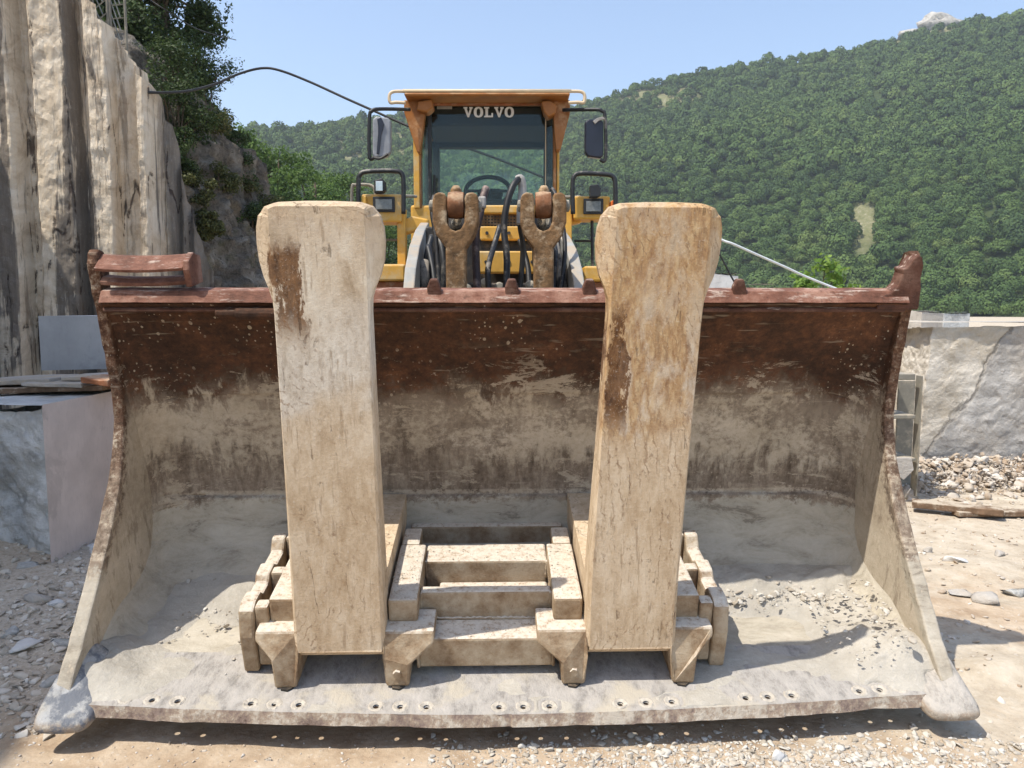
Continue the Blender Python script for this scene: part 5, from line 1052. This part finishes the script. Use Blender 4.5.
# ------------------------------------------------------------------ hoses and wires in the air
def line(name, pts, r, mat, label, cat):
    P = [at(*q) for q in pts]; mb = MB(); mb.tube(P, r, 8, 10); return tag(mb.build(name, M[mat], org=P[0], smooth=True), label, cat)
line('cable', [(146, 92.5, 9.1), (165, 92.5, 9.3), (188, 91, 9.6), (215, 84, 10), (240, 73.5, 10.3), (262, 68.2, 10.5), (280, 70.5, 10.5), (310, 82, 10.5), (345, 98, 10.4), (372, 110, 10.3), (400, 122.5, 10.2), (440, 139, 10), (490, 156, 10), (545, 178, 10)], .016, 'wire', 'thick black cable arching from the marble wall top towards the cab', 'cable')
line('wire', [(128, -14, 9.6), (150, 0, 9.7), (172, 14, 9.8), (200, 30, 11), (236, 40, 14)], .007, 'wire', 'thin wire crossing the tree above the wire netting', 'wire')
line('hose', [(700, 228, 9.0), (722, 240, 9.0), (733, 244, 9.0), (760, 256, 9.1), (785, 267, 9.2), (808, 277.5, 9.3), (850, 294, 9.4), (900, 312, 9.5)], .014, 'pale_hose', 'pale hose slanting down behind the rim, right of the ochre tine', 'hose')
line('wire', [(712, 226, 7.0), (718, 250, 7.0), (730, 274, 7.0), (738, 292, 7.0), (744, 330, 7.0)], .008, 'wire', 'thin dark wire hanging beside the ochre tine in front of the pale block', 'wire')

# ------------------------------------------------------------------ rusty steel frame beside the right block
fr = empty('steel_frame', (3.28, 6.35, 0)); tag(fr, 'grey steel box frame standing between the bucket and the right marble block', 'steel frame')
def fpart(mb, name, mat='steel_frame', bevel=.006):
    o = mb.build(name, M[mat], fr, bevel, org=(3.28, 6.35, 0)); o.location = (0, 0, 0); return o
fpart(pbox(916, 923.5, 376, 497, 6.3, .10), 'post'); fpart(pbox(885, 893, 376, 497, 6.3, .10), 'post')
fpart(pbox(893.2, 915.8, 374, 380, 6.3, .45), 'top_plate'); fpart(pbox(893.2, 915.8, 415, 419, 6.3, .42), 'shelf'); fpart(pbox(893.2, 915.8, 458, 461, 6.3, .40), 'shelf'); fpart(pbox(893.2, 915.8, 380.5, 497, 6.72, .02), 'back_plate')
fpart(pprism([(896, 458), (912, 458), (914, 470), (904, 480), (895, 474)], 6.26, .03), 'torn_flap', 'tan_stone', .004)

# ------------------------------------------------------------------ planks, stones, gravel
def plank(px0, py0, px1, py1, w, th, label, mat='plank_wood', lift=.03):
    a = Vector((*px_ground(px0, py0, lift), lift)); b = Vector((*px_ground(px1, py1, lift), lift)); mb = MB(); mb.bar(a, b, w, th); return tag(mb.build('plank', M[mat], org=a, bevel=.006), label, 'plank')
plank(912, 503, 1003, 512, .13, .05, 'long brown plank lying before the rubble at the right block', lift=.07); plank(955, 513, 1040, 512.5, .10, .04, 'second brown plank running out of the right picture edge', lift=.04)
def stone(px, py, s, mat, label, seed, flat=.5, rot=0.0):
    x, y = px_ground(px, py, .03); z = gz(x, y); W = chip_shape(seed) * np.array([s, s * .72, s * flat]); c_, s_ = math.cos(rot), math.sin(rot); W = np.stack([W[:, 0] * c_ - W[:, 1] * s_, W[:, 0] * s_ + W[:, 1] * c_, W[:, 2]], -1)
    return tag(link('stone', fast_mesh('stone', W, ICO2[1]), M[mat], loc=(x, y, z + s * flat * .3)), label, 'stone', 'loose stones')
for a in [(26, 579, .085, 'grey_block', 'flat bluish grey stone against the foot of the left marble block', 501, .35, .2), (38, 605, .075, 'tan_stone', 'brownish angular stone in the gravel below the bluish flat stone', 502, .6, .5), (56, 607, .045, 'white_marble', 'small white stone touching the brownish angular stone', 503, .8, .1), (25, 646, .080, 'white_marble', 'pale elongated stone in the gravel at the left picture edge', 504, .4, .6), (50, 676, .050, 'grey_block', 'grey stone just left of the bucket corner shoe', 505, .8, .3), (12, 632, .060, 'grey_block', 'dark grey stone above the pale elongated stone', 506, .6, 1.1), (62, 640, .085, 'grey_block', 'broad flat grey stone beside the left edge of the bucket', 507, .3, .2), (97, 556, .06, 'white_marble', 'pale stone between the left block and the bucket', 508, .7, .9),
          (955, 562, .10, 'white_marble', 'flat white stone on the pale ground at right', 509, .35, .1), (1000, 552, .05, 'tan_stone', 'small tan stone near the right picture edge', 510, .6, .7), (958, 590, .09, 'tan_stone', 'tan broken slab, left one of the dark patch at right', 511, .3, .4), (990, 597, .13, 'tan_stone', 'largest brown slab of the patch at the right edge', 512, .3, .9), (1015, 590, .10, 'grey_block', 'grey slab of the patch touching the right edge', 513, .35, .2), (928, 548, .05, 'tan_stone', 'small stone beside the right bucket edge', 514, .6, .2), (777, 752, .036, 'white_marble', 'white pebble on the gravel in front of the cutting edge, right of centre', 515, .8, .3), (912, 496, .10, 'tan_stone', 'tan boulder at the foot of the steel frame', 516, .8, .3), (268, 752, .018, 'tan_stone', 'small tan pebble on bare earth in front of the left half of the cutting edge', 517, .8, .1)]: stone(*a)
rg = np.random.default_rng(33)
def gravel(name, n, fx, fy, s0, s1, mat, label, seed, cond=None):
    P, S_ = [], []; r = np.random.default_rng(seed); xs_, ys_ = fx(r, n), fy(r, n)
    zs_ = ground_z(xs_, ys_)
    for x, y, z in zip(xs_, ys_, zs_):
        if cond and not cond(x, y): continue
        s = s0 + (s1 - s0) * r.random() ** 5; P.append((x, y, z + s * .15)); S_.append(s)
    return scatter_stones(name, P, S_, M[mat], seed=seed, label=label, cat='gravel')
gravel('gravel', 6000, lambda r, n: -1.72 - np.abs(r.normal(0, .75, n)), lambda r, n: r.uniform(2.75, 5.2, n), .004, .040, 'gravel_grey', 'grey quarry gravel and chips on the ground left of the bucket', 41)
gravel('gravel', 5200, lambda r, n: r.normal(1.0, .7, n), lambda r, n: 2.62 + r.normal(0, .09, n) - .02, .004, .022, 'gravel_pale', 'pale crushed stone along the right half of the cutting edge', 42, lambda x, y: -.3 < x < 2.4)
gravel('gravel', 4500, lambda r, n: r.uniform(1.7, 4.6, n), lambda r, n: r.uniform(2.6, 7.0, n), .002, .026, 'gravel_warm', 'scattered pale chips on the ground right of the bucket', 43)
gravel('gravel', 2200, lambda r, n: r.uniform(-1.9, 1.2, n), lambda r, n: r.uniform(2.3, 2.72, n), .0015, .010, 'gravel_warm', 'few small chips on the bare earth in front of the bucket', 44)
# rubble heap at the foot of the right block
P, S_ = [], []
for k in range(5200):
    x = rg.uniform(3.3, 5.6); d = abs(rg.normal(0, .34)); y = 7.30 - d; z = max(0, .15 * (1 - d / .8)) + .03 * rg.normal(); P.append((x, y, max(.01, z))); S_.append(.010 + .060 * rg.random() ** 7)
scatter_stones('rubble', P, S_, M['gravel_warm'], .75, label='heap of pale broken stone at the foot of the long right block', cat='rubble', seed=9)
